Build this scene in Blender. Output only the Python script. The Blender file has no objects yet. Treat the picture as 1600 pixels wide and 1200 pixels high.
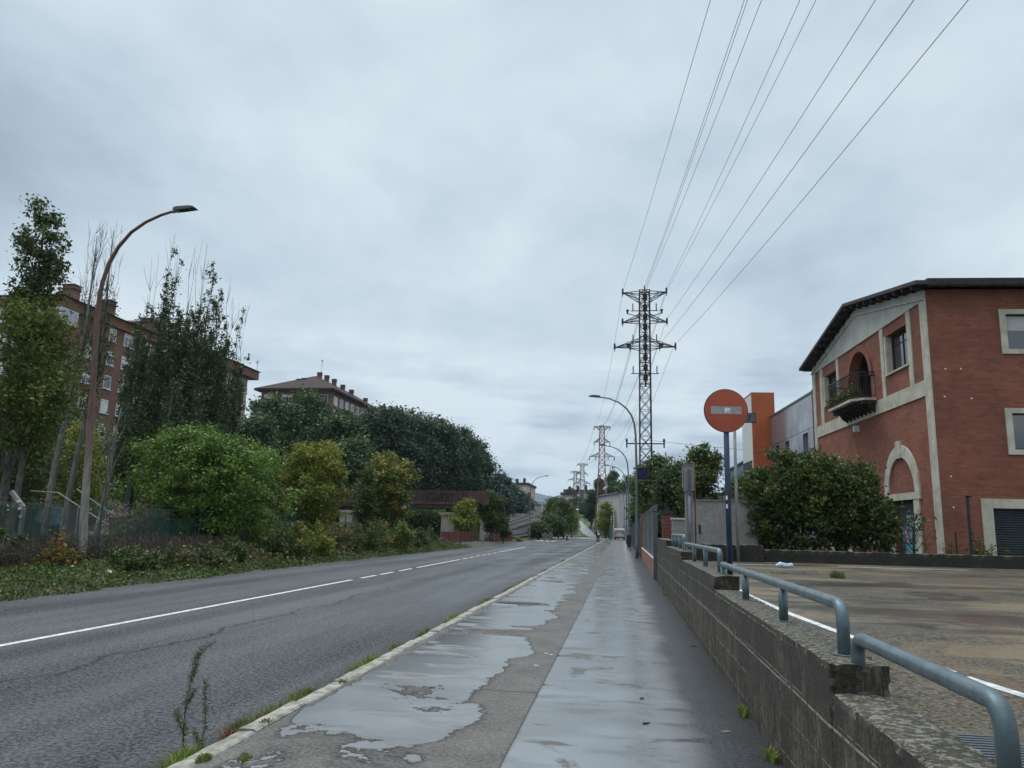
import bpy, bmesh, math, random
import numpy as np
from math import radians, sin, cos, pi
from mathutils import Vector, Matrix
from mathutils.geometry import tessellate_polygon

# ------------------------------------------------------------------ camera, world, sun, exposure
sc = bpy.context.scene
F = 1200.0; EYE = 1.6
def cam_basis(vp=(972, 829), roll=1.4):
    r = radians(roll)
    d = np.array([vp[0]-800, 600-vp[1], -F]); d /= np.linalg.norm(d)
    h = np.array([cos(r), -sin(r), 0]); n = np.cross(h, d); n /= np.linalg.norm(n)
    if n[1] < 0: n = -n
    return np.array([np.cross(d, n), d, n])
RM = cam_basis()
cd = bpy.data.cameras.new('camera'); cam = bpy.data.objects.new('camera', cd)
sc.collection.objects.link(cam); sc.camera = cam
cd.sensor_width = 36; cd.lens = F/1600*36; cd.clip_start = .05; cd.clip_end = 30000
cam.matrix_world = Matrix.Translation((0, 0, EYE)) @ Matrix([list(r) for r in RM]).to_4x4()
def ray(px, py): return RM @ (np.array([px-800, 600-py, -F])/F)
def P(px, py, Y):                     # world point seen at a photo pixel, at street distance Y
    v = ray(px, py); p = v*(Y/v[1]); return (p[0], Y, p[2]+EYE)
def G(px, py, z=0):                   # world point on the level z
    v = ray(px, py); p = v*((z-EYE)/v[2]); return (p[0], p[1], z)

sc.view_settings.view_transform = 'Standard'; sc.view_settings.look = 'None'
sc.view_settings.exposure = 0; sc.view_settings.gamma = 1; sc.view_settings.use_curve_mapping = False
SUN_EL, SUN_AZ = 62, -35              # azimuth from +Y, clockwise
W = bpy.data.worlds.new("World"); sc.world = W; W.use_nodes = True
nt = W.node_tree; N = nt.nodes; L = nt.links; N.clear()
def nd(t, **k):
    n = N.new(t)
    for a, b in k.items(): setattr(n, a, b)
    return n
def vmath(op, a, b=None):
    n = nd('ShaderNodeMath', operation=op)
    for i, v in enumerate((a, b)):
        if v is None: continue
        if isinstance(v, (int, float)): n.inputs[i].default_value = v
        else: L.new(v, n.inputs[i])
    return n.outputs[0]
def ramp(fac, stops, interp='EASE'):
    r = nd('ShaderNodeValToRGB'); r.color_ramp.interpolation = interp
    e = r.color_ramp.elements
    while len(e) < len(stops): e.new(.5)
    for i, (p, c) in enumerate(stops):
        e[i].position = p; e[i].color = (*c, 1) if not isinstance(c, (int, float)) else (c, c, c, 1)
    L.new(fac, r.inputs[0]); return r.outputs[0]
sky = nd('ShaderNodeTexSky', sky_type='NISHITA', sun_disc=False); sky.sun_elevation = radians(SUN_EL); sky.sun_rotation = radians(SUN_AZ)
skyd = nd('ShaderNodeVectorMath', operation='SCALE'); L.new(sky.outputs[0], skyd.inputs[0]); skyd.inputs['Scale'].default_value = .08
tc = nd('ShaderNodeTexCoord'); sp = nd('ShaderNodeSeparateXYZ'); L.new(tc.outputs['Generated'], sp.inputs[0])
dx, dy, dz = sp.outputs
zc = vmath('MAXIMUM', dz, 0.0)
inv = vmath('DIVIDE', 1.0, vmath('ADD', zc, .13))
cb = nd('ShaderNodeCombineXYZ'); L.new(vmath('MULTIPLY', dx, inv), cb.inputs[0]); L.new(vmath('MULTIPLY', dy, inv), cb.inputs[1]); cb.inputs[2].default_value = 3.7
def cloud(scale, det, rough, off, dist=.0, stretch=(1, 1, 1)):
    m = nd('ShaderNodeMapping'); m.inputs['Location'].default_value = off; m.inputs['Scale'].default_value = stretch; L.new(cb.outputs[0], m.inputs[0])
    t = nd('ShaderNodeTexNoise'); t.inputs['Scale'].default_value = scale; t.inputs['Detail'].default_value = det
    t.inputs['Roughness'].default_value = rough; t.inputs['Distortion'].default_value = dist; L.new(m.outputs[0], t.inputs[0]); return t.outputs[0]
n1 = cloud(.62, 5, .52, (4.1, 1.3, 0), .4, (1, .8, 1)); n2 = cloud(1.9, 6, .6, (1.2, 7.7, 0), .3, (1, .55, 1))
nn = vmath('ADD', vmath('MULTIPLY', n1, .74), vmath('MULTIPLY', n2, .26))
# broad bright thinning of the cloud deck, low over the street and up to the left
bd = ray(640, 330); bd = bd/np.linalg.norm(bd)
dp = nd('ShaderNodeVectorMath', operation='DOT_PRODUCT'); L.new(tc.outputs['Generated'], dp.inputs[0]); dp.inputs[1].default_value = tuple(bd)
glow = ramp(dp.outputs['Value'], [(.80, 0.0), (1.0, 1.0)])
hor = ramp(dz, [(0.0, 1.0), (.22, 0.0)])
def dnoise(scale, stretch, det, off=(0, 0, 0)):
    m = nd('ShaderNodeMapping'); m.inputs['Location'].default_value = off; m.inputs['Scale'].default_value = stretch; L.new(tc.outputs['Generated'], m.inputs[0])
    t = nd('ShaderNodeTexNoise'); t.inputs['Scale'].default_value = scale; t.inputs['Detail'].default_value = det; t.inputs['Roughness'].default_value = .55; L.new(m.outputs[0], t.inputs[0]); return t.outputs[0]
low = vmath('MULTIPLY', vmath('SUBTRACT', dnoise(3.2, (1, 1, 5.5), 6, (.3, .9, .15)), .5), ramp(dz, [(0.0, 1.3), (.13, 1.2), (.28, 0.0)]))
mid_ = vmath('MULTIPLY', vmath('SUBTRACT', dnoise(2.6, (1, 1, 2.0), 5, (2.2, .4, .6)), .5), .32)
nn2 = vmath('ADD', vmath('ADD', nn, vmath('ADD', low, mid_)), vmath('ADD', vmath('MULTIPLY', glow, .075), vmath('MULTIPLY', hor, .015)))
ccol = ramp(nn2, [(.31, (.36, .445, .53)), (.395, (.475, .575, .67)), (.475, (.60, .71, .795)), (.59, (.75, .845, .90))], 'LINEAR')
# clouds overhead are thicker lit from above: overcast sky is brighter towards the zenith
zen = ramp(dz, [(.60, 0.0), (.97, 1.0)])
boost = vmath('ADD', 1.0, vmath('MULTIPLY', zen, 2.0))
csc = nd('ShaderNodeVectorMath', operation='SCALE'); L.new(ccol, csc.inputs[0]); L.new(boost, csc.inputs['Scale'])
mixw = nd('ShaderNodeMix', data_type='RGBA'); mixw.inputs[0].default_value = .94; L.new(skyd.outputs[0], mixw.inputs[6]); L.new(csc.outputs[0], mixw.inputs[7])
bg = nd('ShaderNodeBackground'); bg.inputs[1].default_value = 1.0; L.new(mixw.outputs[2], bg.inputs[0])
wo = nd('ShaderNodeOutputWorld'); L.new(bg.outputs[0], wo.inputs[0])
sd = bpy.data.lights.new('sun', 'SUN'); sd.energy = 1.5; sd.angle = radians(30); sd.color = (1, .97, .93)
so = bpy.data.objects.new('sun', sd); sc.collection.objects.link(so); so.location = (0, 0, 60)
a = radians(SUN_AZ); e = radians(SUN_EL)
so.rotation_euler = Vector((sin(a)*cos(e), cos(a)*cos(e), sin(e))).to_track_quat('Z', 'Y').to_euler()

# ------------------------------------------------------------------ materials
MT = {}
class MatB:
    def __init__(s, name):
        s.m = bpy.data.materials.new(name); s.m.use_nodes = True; s.t = s.m.node_tree; s.N = s.t.nodes; s.L = s.t.links
        s.b = s.N['Principled BSDF']; s._pos = None
    def n(s, t, **k):
        x = s.N.new(t)
        for a, b in k.items(): setattr(x, a, b)
        return x
    def set(s, sock, v):
        if isinstance(v, (int, float)): sock.default_value = v
        elif isinstance(v, tuple): sock.default_value = (*v, 1) if len(v) == 3 and sock.type == 'RGBA' else v
        else: s.L.new(v, sock)
    def pos(s):
        if s._pos is None: s._pos = s.n('ShaderNodeNewGeometry').outputs['Position']
        return s._pos
    def xyz(s, v=None):
        x = s.n('ShaderNodeSeparateXYZ'); s.L.new(v or s.pos(), x.inputs[0]); return x.outputs
    def comb(s, a, b, c):
        x = s.n('ShaderNodeCombineXYZ')
        for i, v in enumerate((a, b, c)): s.set(x.inputs[i], v)
        return x.outputs[0]
    def mul(s, v, k): 
        x = s.n('ShaderNodeVectorMath', operation='MULTIPLY'); s.L.new(v, x.inputs[0]); x.inputs[1].default_value = k; return x.outputs[0]
    def noise(s, sc_, det=3, rough=.5, v=None, stretch=None, dist=0):
        x = s.n('ShaderNodeTexNoise'); x.inputs['Scale'].default_value = sc_; x.inputs['Detail'].default_value = det; x.inputs['Roughness'].default_value = rough
        x.inputs['Distortion'].default_value = dist
        v = v or s.pos()
        if stretch: v = s.mul(v, stretch)
        s.L.new(v, x.inputs[0]); return x.outputs[0]
    def math(s, op, a, b=None, c=None, clamp=False):
        x = s.n('ShaderNodeMath', operation=op); x.use_clamp = clamp
        for i, v in enumerate((a, b, c)):
            if v is not None: s.set(x.inputs[i], v)
        return x.outputs[0]
    def sm(s, v, lo, hi, a=0.0, b=1.0):
        x = s.n('ShaderNodeMapRange', interpolation_type='SMOOTHSTEP'); s.set(x.inputs[0], v)
        for i, q in zip((1, 2, 3, 4), (lo, hi, a, b)): s.set(x.inputs[i], q)
        return x.outputs[0]
    def mix(s, f, a, b):
        x = s.n('ShaderNodeMix', data_type='RGBA'); s.set(x.inputs[0], f); s.set(x.inputs[6], a); s.set(x.inputs[7], b); return x.outputs[2]
    def bump(s, h, st=.3, d=.01):
        x = s.n('ShaderNodeBump'); x.inputs['Strength'].default_value = st; x.inputs['Distance'].default_value = d; s.L.new(h, x.inputs['Height']); s.L.new(x.outputs[0], s.b.inputs['Normal'])
    def fin(s, col=None, rough=None, metal=None, ior=None):
        if col is not None: s.set(s.b.inputs['Base Color'], col)
        if rough is not None: s.set(s.b.inputs['Roughness'], rough)
        if metal is not None: s.b.inputs['Metallic'].default_value = metal
        if ior is not None: s.b.inputs['IOR'].default_value = ior
        return s.m
def pm(name, c1, c2=None, scale=3, rough=.7, metal=0, bump=0, bs=30, stretch=None, obj=False):
    if name in MT: return MT[name]
    b = MatB(name); c2 = c2 or tuple(x*.75 for x in c1)
    v = None
    if obj: v = b.n('ShaderNodeTexCoord').outputs['Object']
    f = b.sm(b.noise(scale, 5, .6, v=v, stretch=stretch), .35, .65)
    b.fin(b.mix(f, c1, c2), b.math('ADD', rough-.05, b.math('MULTIPLY', f, .1)), metal)
    if bump: b.bump(b.noise(bs, 3, .6, v=v), bump, .01)
    MT[name] = b.m; return b.m
def leafmat(name, c1, c2, c3=None, f3=0.0, trans=.25):
    b = MatB(name); at = b.n('ShaderNodeAttribute'); at.attribute_name = 'rnd'
    f = at.outputs['Fac']
    big = b.sm(b.noise(.55, 2), .35, .65)
    m = b.mix(b.math('ADD', b.math('MULTIPLY', f, .7), b.math('MULTIPLY', big, .3)), c1, c2)
    if c3:
        at2 = b.n('ShaderNodeAttribute'); at2.attribute_name = 'clu'
        th = b.sm(at2.outputs['Fac'], 1-f3-.1, 1-f3+.1)
        m = b.mix(th, m, c3)
    d = b.n('ShaderNodeBsdfPrincipled'); b.L.new(m, d.inputs['Base Color']); d.inputs['Roughness'].default_value = .5; d.inputs['Specular IOR Level'].default_value = .22
    t = b.n('ShaderNodeBsdfTranslucent'); b.L.new(m, t.inputs[0])
    x = b.n('ShaderNodeMixShader'); x.inputs[0].default_value = trans; b.L.new(d.outputs[0], x.inputs[1]); b.L.new(t.outputs[0], x.inputs[2])
    b.L.new(x.outputs[0], b.N['Material Output'].inputs[0]); return b.m

def brickmat(name, c1, c2, mortar, bw=.25, bh=.07, ms=.012):
    b = MatB(name); X, Y, Z = b.xyz(); v = b.comb(b.math('ADD', X, Y), Z, 0.0)
    t = b.n('ShaderNodeTexBrick'); b.L.new(v, t.inputs[0]); t.inputs['Scale'].default_value = 1.0
    t.inputs['Brick Width'].default_value = bw; t.inputs['Row Height'].default_value = bh; t.inputs['Mortar Size'].default_value = ms
    t.inputs['Mortar Smooth'].default_value = .3; t.inputs['Bias'].default_value = 0
    t.inputs['Color1'].default_value = (*c1, 1); t.inputs['Color2'].default_value = (*c2, 1); t.inputs['Mortar'].default_value = (*mortar, 1)
    n = b.sm(b.noise(.9, 6, .65), .3, .7, .78, 1.12)
    st = b.sm(b.noise(1.0, 4, .6, stretch=(2.2, 2.2, .25)), .55, .75, 1.0, .88)
    rows = b.sm(b.noise(1, 2, .5, stretch=(.6, .6, 9)), .3, .7, .93, 1.06)
    c = b.n('ShaderNodeVectorMath', operation='SCALE'); b.L.new(t.outputs['Color'], c.inputs[0]); b.L.new(b.math('MULTIPLY', b.math('MULTIPLY', n, st), rows), c.inputs['Scale'])
    b.fin(c.outputs[0], .85); b.bump(b.math('SUBTRACT', 1.0, t.outputs['Fac']), .4, .008); MT[name] = b.m; return b.m

# asphalt road
def mk_asphalt():
    b = MatB('road_asphalt'); X, Y, Z = b.xyz()
    fine = b.noise(26, 6, .85); mid = b.noise(9, 4, .7); big = b.noise(.35, 4, .6, stretch=(1, .35, 1)); lane = b.noise(.9, 3, .5, stretch=(1, .04, 1))
    k = b.math('ADD', b.math('MULTIPLY', b.sm(fine, .43, .57), .62), b.math('ADD', b.math('MULTIPLY', b.sm(big, .3, .7), .25), b.math('MULTIPLY', b.sm(lane, .35, .65), .25)))
    col = b.mix(k, (.014, .016, .018), (.098, .104, .112))
    wob = b.math('MULTIPLY', b.math('SUBTRACT', b.noise(.5, 5, .65, v=b.comb(0.0, Y, 0.0)), .5), 1.4)
    for x0, w, s0 in ((-6.35, .028, .37), (-11.2, .014, .6)):
        d = b.math('ABSOLUTE', b.math('SUBTRACT', b.math('ADD', X, wob), x0))
        gate = b.sm(b.noise(.35, 4, .6, v=b.comb(x0, Y, 0.0)), .34, .46)
        col = b.mix(b.math('MULTIPLY', b.sm(d, w*2.2, w*.4), b.math('MULTIPLY', gate, .85)), col, (.012, .013, .014))
    # seam where a strip was re-laid next to the gutter, and damp gutter
    gut = b.sm(b.math('ADD', X, b.math('MULTIPLY', b.noise(1.2, 3, .6), .25)), -3.45, -3.0)
    col = b.mix(b.math('MULTIPLY', gut, .7), col, (.035, .033, .028))
    wet = b.sm(b.noise(.5, 4, .6, stretch=(1, .3, 1)), .35, .65)
    b.fin(col, b.math('ADD', .40, b.math('MULTIPLY', wet, .2))); b.set(b.b.inputs['IOR'], b.math('ADD', 1.08, b.math('ADD', b.math('MULTIPLY', b.sm(fine, .44, .58), .30), b.math('MULTIPLY', b.sm(lane, .4, .65), .08)))); b.bump(b.math('ADD', fine, b.math('MULTIPLY', mid, .4)), .9, .012); return b.m
MT['road'] = mk_asphalt()
def mk_pavement():
    b = MatB('wet_pavement'); X, Y, Z = b.xyz()
    nz = b.noise(.95, 6, .64, stretch=(.8, .95, 1), dist=.5)
    nf = b.noise(5.5, 3, .6)
    nz = b.math('ADD', nz, b.math('MULTIPLY', b.math('SUBTRACT', nf, .5), .10))
    # concrete strip by the kerb: dry towards its inner edge and near the corner with broken paving
    seamx = b.math('ADD', X, b.math('MULTIPLY', b.math('SUBTRACT', b.noise(.8, 3, .5, v=b.comb(0.0, Y, 0.0)), .5), .7))
    thrL = b.math('ADD', .385, b.math('ADD', b.sm(seamx, -1.5, -1.08, 0, .34), b.sm(Y, 6.7, 5.7, 0, .13)))
    thrL = b.math('ADD', thrL, b.math('ADD', b.sm(X, -2.62, -2.85, 0, .3), b.math('MULTIPLY', b.sm(b.noise(.55, 2, .5, stretch=(.6, 1, 1)), .56, .66), .16)))
    diff = b.math('SUBTRACT', nz, thrL)
    pudL = b.sm(diff, -.004, .022)
    dampL = b.math('MAXIMUM', b.math('MULTIPLY', b.sm(diff, -.10, -.02), .45), b.sm(diff, -.030, -.008))
    # inner strip: thin water film with drier islands, fading out towards the wall
    nR = b.math('ADD', b.noise(1.25, 5, .6, stretch=(1, 1.5, 1), dist=.5), b.math('MULTIPLY', b.math('SUBTRACT', nf, .5), .07))
    pudR = b.math('MULTIPLY', b.sm(nR, .365, .44), b.sm(b.math('ADD', X, b.math('MULTIPLY', b.noise(.7, 3), .6)), 1.0, .35))
    side = b.sm(X, -.83, -.80)
    fine = b.noise(30, 6, .85); stain = b.sm(b.noise(1.6, 5, .65), .3, .7)
    conc = b.mix(b.math('ADD', b.math('MULTIPLY', stain, .5), b.math('MULTIPLY', b.sm(fine, .42, .58), .5)), (.060, .055, .050), (.145, .135, .122))
    # joints across the concrete
    tile = b.math('ABSOLUTE', b.math('SUBTRACT', b.math('FRACT', b.math('DIVIDE', b.math('ADD', Y, b.math('MULTIPLY', X, .05)), 5.3)), .5))
    joint = b.sm(tile, .0042, .0012)
    cwob = b.math('MULTIPLY', b.math('SUBTRACT', b.noise(1.3, 5, .7), .5), 1.1)
    cr = b.sm(b.math('ABSOLUTE', b.math('SUBTRACT', b.math('ADD', Y, cwob), b.math('ADD', 5.15, b.math('MULTIPLY', X, .05)))), .022, .006)
    cr = b.math('MULTIPLY', cr, b.sm(X, -.9, -1.6))
    joint = b.math('MAXIMUM', joint, cr)
    conc = b.mix(joint, conc, (.022, .02, .018))
    conc = b.mix(b.math('MULTIPLY', dampL, .92), conc, (.018, .018, .019))
    asp = b.mix(b.math('ADD', b.math('MULTIPLY', b.sm(fine, .42, .58), .6), b.math('MULTIPLY', stain, .4)), (.012, .013, .015), (.040, .042, .045))
    asp = b.mix(b.math('MULTIPLY', b.sm(nR, .43, .36), b.sm(X, .5, .1)), asp, (.075, .072, .068))
    jr = b.sm(b.math('ABSOLUTE', b.math('ADD', X, .815)), .028, .008)
    col = b.mix(side, conc, asp); col = b.mix(jr, col, (.012, .012, .012))
    pud = b.math('ADD', b.math('MULTIPLY', pudL, b.math('SUBTRACT', 1.0, side)), b.math('MULTIPLY', pudR, side))
    smudge = b.sm(b.noise(1.3, 2, .45, stretch=(.8, 2.2, 1), dist=.2), .52, .74)
    pud = b.math('MULTIPLY', pud, b.math('SUBTRACT', 1.0, b.math('MULTIPLY', smudge, .8)))
    joint = b.math('MULTIPLY', joint, b.math('SUBTRACT', 1.0, b.math('MINIMUM', pud, 1.0)))
    col = b.mix(b.math('MULTIPLY', pud, .6), col, (.045, .047, .05))
    dryr = b.mix(side, (.66, .66, .66), (.44, .44, .44))
    filmr = b.math('ADD', .15, b.math('MULTIPLY', b.math('MULTIPLY', side, b.sm(b.noise(3, 3), .4, .8)), .10))
    filmr = b.math('ADD', filmr, b.math('MULTIPLY', b.sm(X, -.1, .6), .12))
    r = b.math('ADD', b.math('MULTIPLY', dryr, b.math('SUBTRACT', 1.0, pud)), b.math('MULTIPLY', filmr, pud))
    b.fin(col, r); grain = b.sm(fine, .44, .58)
    dryi = b.math('ADD', b.math('ADD', 1.20, b.math('MULTIPLY', side, .07)), b.math('MULTIPLY', grain, .25))
    film = b.math('MULTIPLY', b.math('ADD', 2.9, b.math('MULTIPLY', b.sm(b.noise(.9, 2, .5, stretch=(1, 1.3, 1)), .3, .7), 1.6)), pud)
    b.set(b.b.inputs['IOR'], b.math('ADD', dryi, film))
    h = b.math('MULTIPLY', b.math('ADD', b.math('MULTIPLY', fine, .5), b.math('MULTIPLY', b.noise(22, 3), .6)), b.math('SUBTRACT', 1.02, pud))
    h = b.math('SUBTRACT', h, b.math('MULTIPLY', joint, 2.0))
    b.bump(h, .45, .005); return b.m
MT['pavement'] = mk_pavement()
def mk_lot():
    b = MatB('car_park_asphalt'); X, Y, Z = b.xyz()
    fine = b.noise(28, 6, .85); st = b.noise(.4, 7, .66, stretch=(.6, 1.0, 1), dist=1.2); s2 = b.noise(.8, 7, .66, stretch=(.6, 1.1, 1), dist=1.0)
    col = b.mix(b.sm(fine, .42, .58), (.036, .031, .024), (.135, .115, .086))
    col = b.mix(b.sm(st, .46, .6), col, (.155, .125, .082))
    col = b.mix(b.math('MULTIPLY', b.sm(s2, .52, .62), .85), col, (.026, .022, .020))
    col = b.mix(b.math('MULTIPLY', b.sm(b.noise(.5, 4, .6), .58, .68), .45), col, (.12, .075, .045))
    wet = b.sm(b.noise(.42, 5, .6, stretch=(.3, 1.2, 1), dist=.6), .50, .60)
    col = b.mix(b.math('MULTIPLY', wet, .5), col, (.04, .036, .033))
    b.fin(col, b.math('SUBTRACT', .62, b.math('MULTIPLY', wet, .34))); b.set(b.b.inputs['IOR'], b.math('ADD', b.math('ADD', 1.12, b.math('MULTIPLY', wet, .3)), b.math('MULTIPLY', b.sm(fine, .44, .58), .22))); b.bump(b.math('MULTIPLY', fine, b.math('SUBTRACT', 1.05, wet)), .4, .005); return b.m
MT['lot'] = mk_lot()
def mk_oldconc(name, base, dark, moss=(.045, .05, .025), topmoss=.0, boards=True, k=1.0):
    b = MatB(name); X, Y, Z = b.xyz()
    big = b.noise(1.2, 6, .65); streak = b.noise(1, 8, .72, stretch=(1.8, 1.9, .9)); fine = b.noise(40, 4, .7); spot = b.noise(9, 4, .7)
    col = b.mix(b.sm(big, .3, .7), base, tuple(x*.72 for x in base))
    col = b.mix(b.math('MULTIPLY', b.sm(b.math('ADD', streak, b.math('MULTIPLY', b.math('SUBTRACT', Z, .55), .13)), .38, .56), .88*k), col, dark)
    fs = b.noise(1, 5, .78, stretch=(26, 28, 3.0)); col = b.mix(b.math('MULTIPLY', b.sm(fs, .46, .56), .72*k), col, tuple(x*.8 for x in dark))
    col = b.mix(b.math('MULTIPLY', b.sm(b.noise(1, 5, .78, stretch=(34, 36, 4.0)), .57, .64), .30*k), col, tuple(min(1, x*1.7) for x in base))
    col = b.mix(b.math('MULTIPLY', b.sm(spot, .47, .6), .75*k), col, tuple(x*.6 for x in dark))
    # rain-washed grime is strongest under the coping
    col = b.mix(b.math('MULTIPLY', b.sm(fine, .6, .75), .35), col, tuple(min(1, x*1.5) for x in base))
    nz = b.n('ShaderNodeNewGeometry').outputs['Normal']; nzz = b.xyz(nz)[2]
    up = b.sm(nzz, .5, .9)
    col = b.mix(b.math('MULTIPLY', up, b.sm(b.noise(3.5, 6, .75), .42, .56, 0, .9)), col, moss)
    col = b.mix(b.math('MULTIPLY', up, b.sm(b.noise(24, 5, .8), .50, .58, 0, .65)), col, (.30, .28, .25))
    b.fin(col, .8)
    h = b.math('ADD', b.math('MULTIPLY', fine, 1.6), b.math('MULTIPLY', spot, 1.0))
    if boards:
        zz = b.math('FRACT', b.math('DIVIDE', b.math('ADD', Z, b.math('MULTIPLY', b.noise(.9, 3, .6), .05)), .255))
        ln = b.sm(b.math('ABSOLUTE', b.math('SUBTRACT', zz, .5)), .035, .008)
        lx = b.math('MULTIPLY', b.sm(b.noise(.35, 2, .5, v=b.comb(Y, b.math('MULTIPLY', b.math('FLOOR', b.math('DIVIDE', Z, .255)), 7.3), 0.0)), .40, .52), b.sm(b.noise(11, 4, .7), .40, .55))
        h = b.math('ADD', h, b.math('MULTIPLY', b.math('MULTIPLY', ln, lx), 1.5))
        l6 = b.math('MULTIPLY', b.sm(b.math('ABSOLUTE', b.math('SUBTRACT', b.math('ADD', Z, b.math('MULTIPLY', b.noise(1.5, 3, .6), .03)), .60)), .011, .003), b.sm(b.noise(16, 4, .7), .38, .5))
        c2 = b.mix(b.math('MULTIPLY', b.math('MAXIMUM', b.math('MULTIPLY', b.math('MULTIPLY', ln, lx), .6), l6), .8), col, (.34, .32, .27)); b.set(b.b.inputs['Base Color'], c2)
    b.bump(h, .7, .012); MT[name] = b.m; return b.m
mk_oldconc('old_concrete', (.120, .104, .072), (.020, .016, .009), (.040, .036, .014))
mk_oldconc('planter_concrete', (.058, .048, .032), (.020, .018, .011), (.045, .05, .02), boards=False)
mk_oldconc('render_wall', (.36, .34, .31), (.22, .20, .18), boards=False, k=.45)
brickmat('brick', (.300, .092, .052), (.215, .064, .038), (.20, .10, .07), .27, .085, .013)
brickmat('brick_dark', (.16, .06, .04), (.12, .05, .035), (.09, .05, .04))
brickmat('brick_brown', (.215, .095, .062), (.19, .085, .056), (.17, .095, .07))
M = lambda n: MT[n]
pm('stone', (.56, .52, .42), (.42, .39, .31), 2.5, .8, bump=.3, bs=40)
pm('stucco', (.47, .47, .43), (.39, .39, .36), 1.2, .85, bump=.2, bs=60)
pm('beige_wall', (.50, .41, .30), (.44, .36, .26), .6, .85)
pm('roof_tile', (.045, .022, .018), (.025, .016, .014), 2, .95)
pm('roof_dark', (.055, .048, .045), (.035, .03, .03), 2, .75)
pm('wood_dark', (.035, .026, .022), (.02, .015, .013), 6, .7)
pm('white_frame', (.70, .70, .68), (.6, .6, .58), 5, .5)
pm('shutter', (.66, .66, .64), (.56, .56, .55), 1, .6)
pm('dark_frame', (.03, .028, .026), (.02, .02, .02), 5, .45)  # dark frames; also the flat panels painted as balcony shade
pm('galv', (.115, .155, .172), (.075, .108, .122), 9, .42, .35, bump=.15, bs=60)
pm('galv_pole', (.17, .19, .20), (.12, .135, .145), 3, .5, .3)
pm('rust_pole', (.17, .075, .045), (.10, .05, .035), 2.5, .65, stretch=(3, 3, .6))
pm('grey_pole', (.27, .26, .235), (.17, .165, .15), 5, .7, stretch=(4, 4, .5))
pm('blue_paint', (.008, .024, .070), (.006, .018, .05), 4, .4)
pm('sign_red', (.40, .072, .026), (.31, .052, .020), 2.2, .42)
pm('sign_grey', (.33, .33, .32), (.26, .26, .26), 12, .5)
pm('white_paint', (.78, .78, .76), (.6, .6, .58), 14, .55)
pm('line_paint', (.72, .72, .70), (.38, .38, .37), 9, .5)
pm('black', (.012, .012, .014), (.02, .02, .022), 8, .5)
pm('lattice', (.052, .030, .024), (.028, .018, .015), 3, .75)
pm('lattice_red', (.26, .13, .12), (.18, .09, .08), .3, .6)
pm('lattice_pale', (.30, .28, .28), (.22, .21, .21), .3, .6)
pm('cable', (.05, .055, .06), (.04, .045, .05), 3, .5)
pm('orange_panel', (.44, .10, .030), (.38, .085, .028), .8, .42)
pm('grey_panel', (.34, .35, .39), (.28, .29, .33), .5, .22, .55)
pm('maroon_panel', (.15, .075, .07), (.12, .06, .06), .6, .5)
pm('red_rail', (.15, .024, .022), (.08, .018, .018), 1.2, .7)
pm('warehouse', (.50, .49, .47), (.38, .37, .35), .5, .85, stretch=(1, 1, .3))
pm('bark', (.13, .115, .095), (.06, .052, .042), 5, .9, bump=.5, bs=25, stretch=(3, 3, .6))
pm('bark_dark', (.045, .038, .03), (.025, .022, .018), 5, .9, bump=.5, bs=25)
pm('bark_pale', (.24, .225, .20), (.11, .10, .085), 4, .9, bump=.5, bs=25, stretch=(3, 3, .6))
pm('twig_brown', (.070, .048, .036), (.035, .026, .02), 2, .9)
pm('soil', (.05, .045, .032), (.035, .04, .02), 1.5, .95, bump=.4, bs=12)
pm('kerb', (.34, .32, .275), (.17, .16, .13), 7, .85, bump=.6, bs=40)
pm('ballast', (.050, .042, .037), (.026, .022, .020), 2, .95, bump=.5, bs=6)
pm('steel_rail', (.14, .115, .105), (.08, .065, .06), 2, .55, .2)
pm('deck_concrete', (.20, .185, .16), (.12, .11, .095), .8, .85)
pm('pier_concrete', (.34, .31, .26), (.26, .24, .2), .8, .85)
pm('green_metal', (.015, .07, .045), (.012, .05, .035), 4, .5)
pm('gate_metal', (.095, .115, .125), (.07, .085, .095), 4, .45, .2)
pm('roller', (.048, .058, .072), (.036, .045, .056), 3, .45, .2)
pm('van_paint', (.42, .40, .38), (.36, .34, .32), 2, .35)
pm('car_silver', (.4, .42, .44), (.35, .37, .39), 2, .3, .4)
pm('rubber', (.02, .02, .02), (.03, .03, .03), 10, .8)
pm('tail_red', (.35, .01, .01), (.3, .01, .01), 10, .3)
pm('skin', (.42, .23, .16), (.36, .19, .13), 8, .6)
pm('navy_cloth', (.015, .022, .055), (.01, .015, .035), 10, .85)
pm('dark_cloth', (.016, .016, .02), (.025, .025, .03), 10, .85)
pm('maroon_cloth', (.10, .03, .035), (.08, .02, .03), 10, .85)
pm('hair', (.02, .014, .01), (.03, .02, .014), 20, .7)
pm('white_cloth', (.7, .7, .7), (.6, .6, .6), 10, .8)
pm('mount_blue', (.035, .055, .040), (.05, .06, .045), .004, 1)
pm('pave_far', (.27, .26, .25), (.2, .19, .19), .6, .45)
pm('grass_soil', (.055, .10, .028), (.035, .07, .02), .8, .95)
pm('cyan_plastic', (.25, .45, .6), (.5, .6, .65), 20, .4)
pm('dirt_pipe', (.19, .10, .06), (.12, .07, .045), 6, .7, stretch=(3, 3, .5))
pm('graf_teal', (.04, .22, .25), (.12, .33, .36), 6, .55)
pm('graf_purple', (.28, .10, .34), (.42, .2, .46), 6, .55)
pm('graf_white', (.62, .66, .68), (.5, .55, .6), 6, .55)
pm('graf_dark', (.02, .035, .05), (.03, .05, .07), 6, .55)
pm('door_dark', (.05, .06, .07), (.04, .048, .058), 3, .5)
pm('curtain', (.5, .5, .48), (.4, .4, .39), 2, .9)
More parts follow.
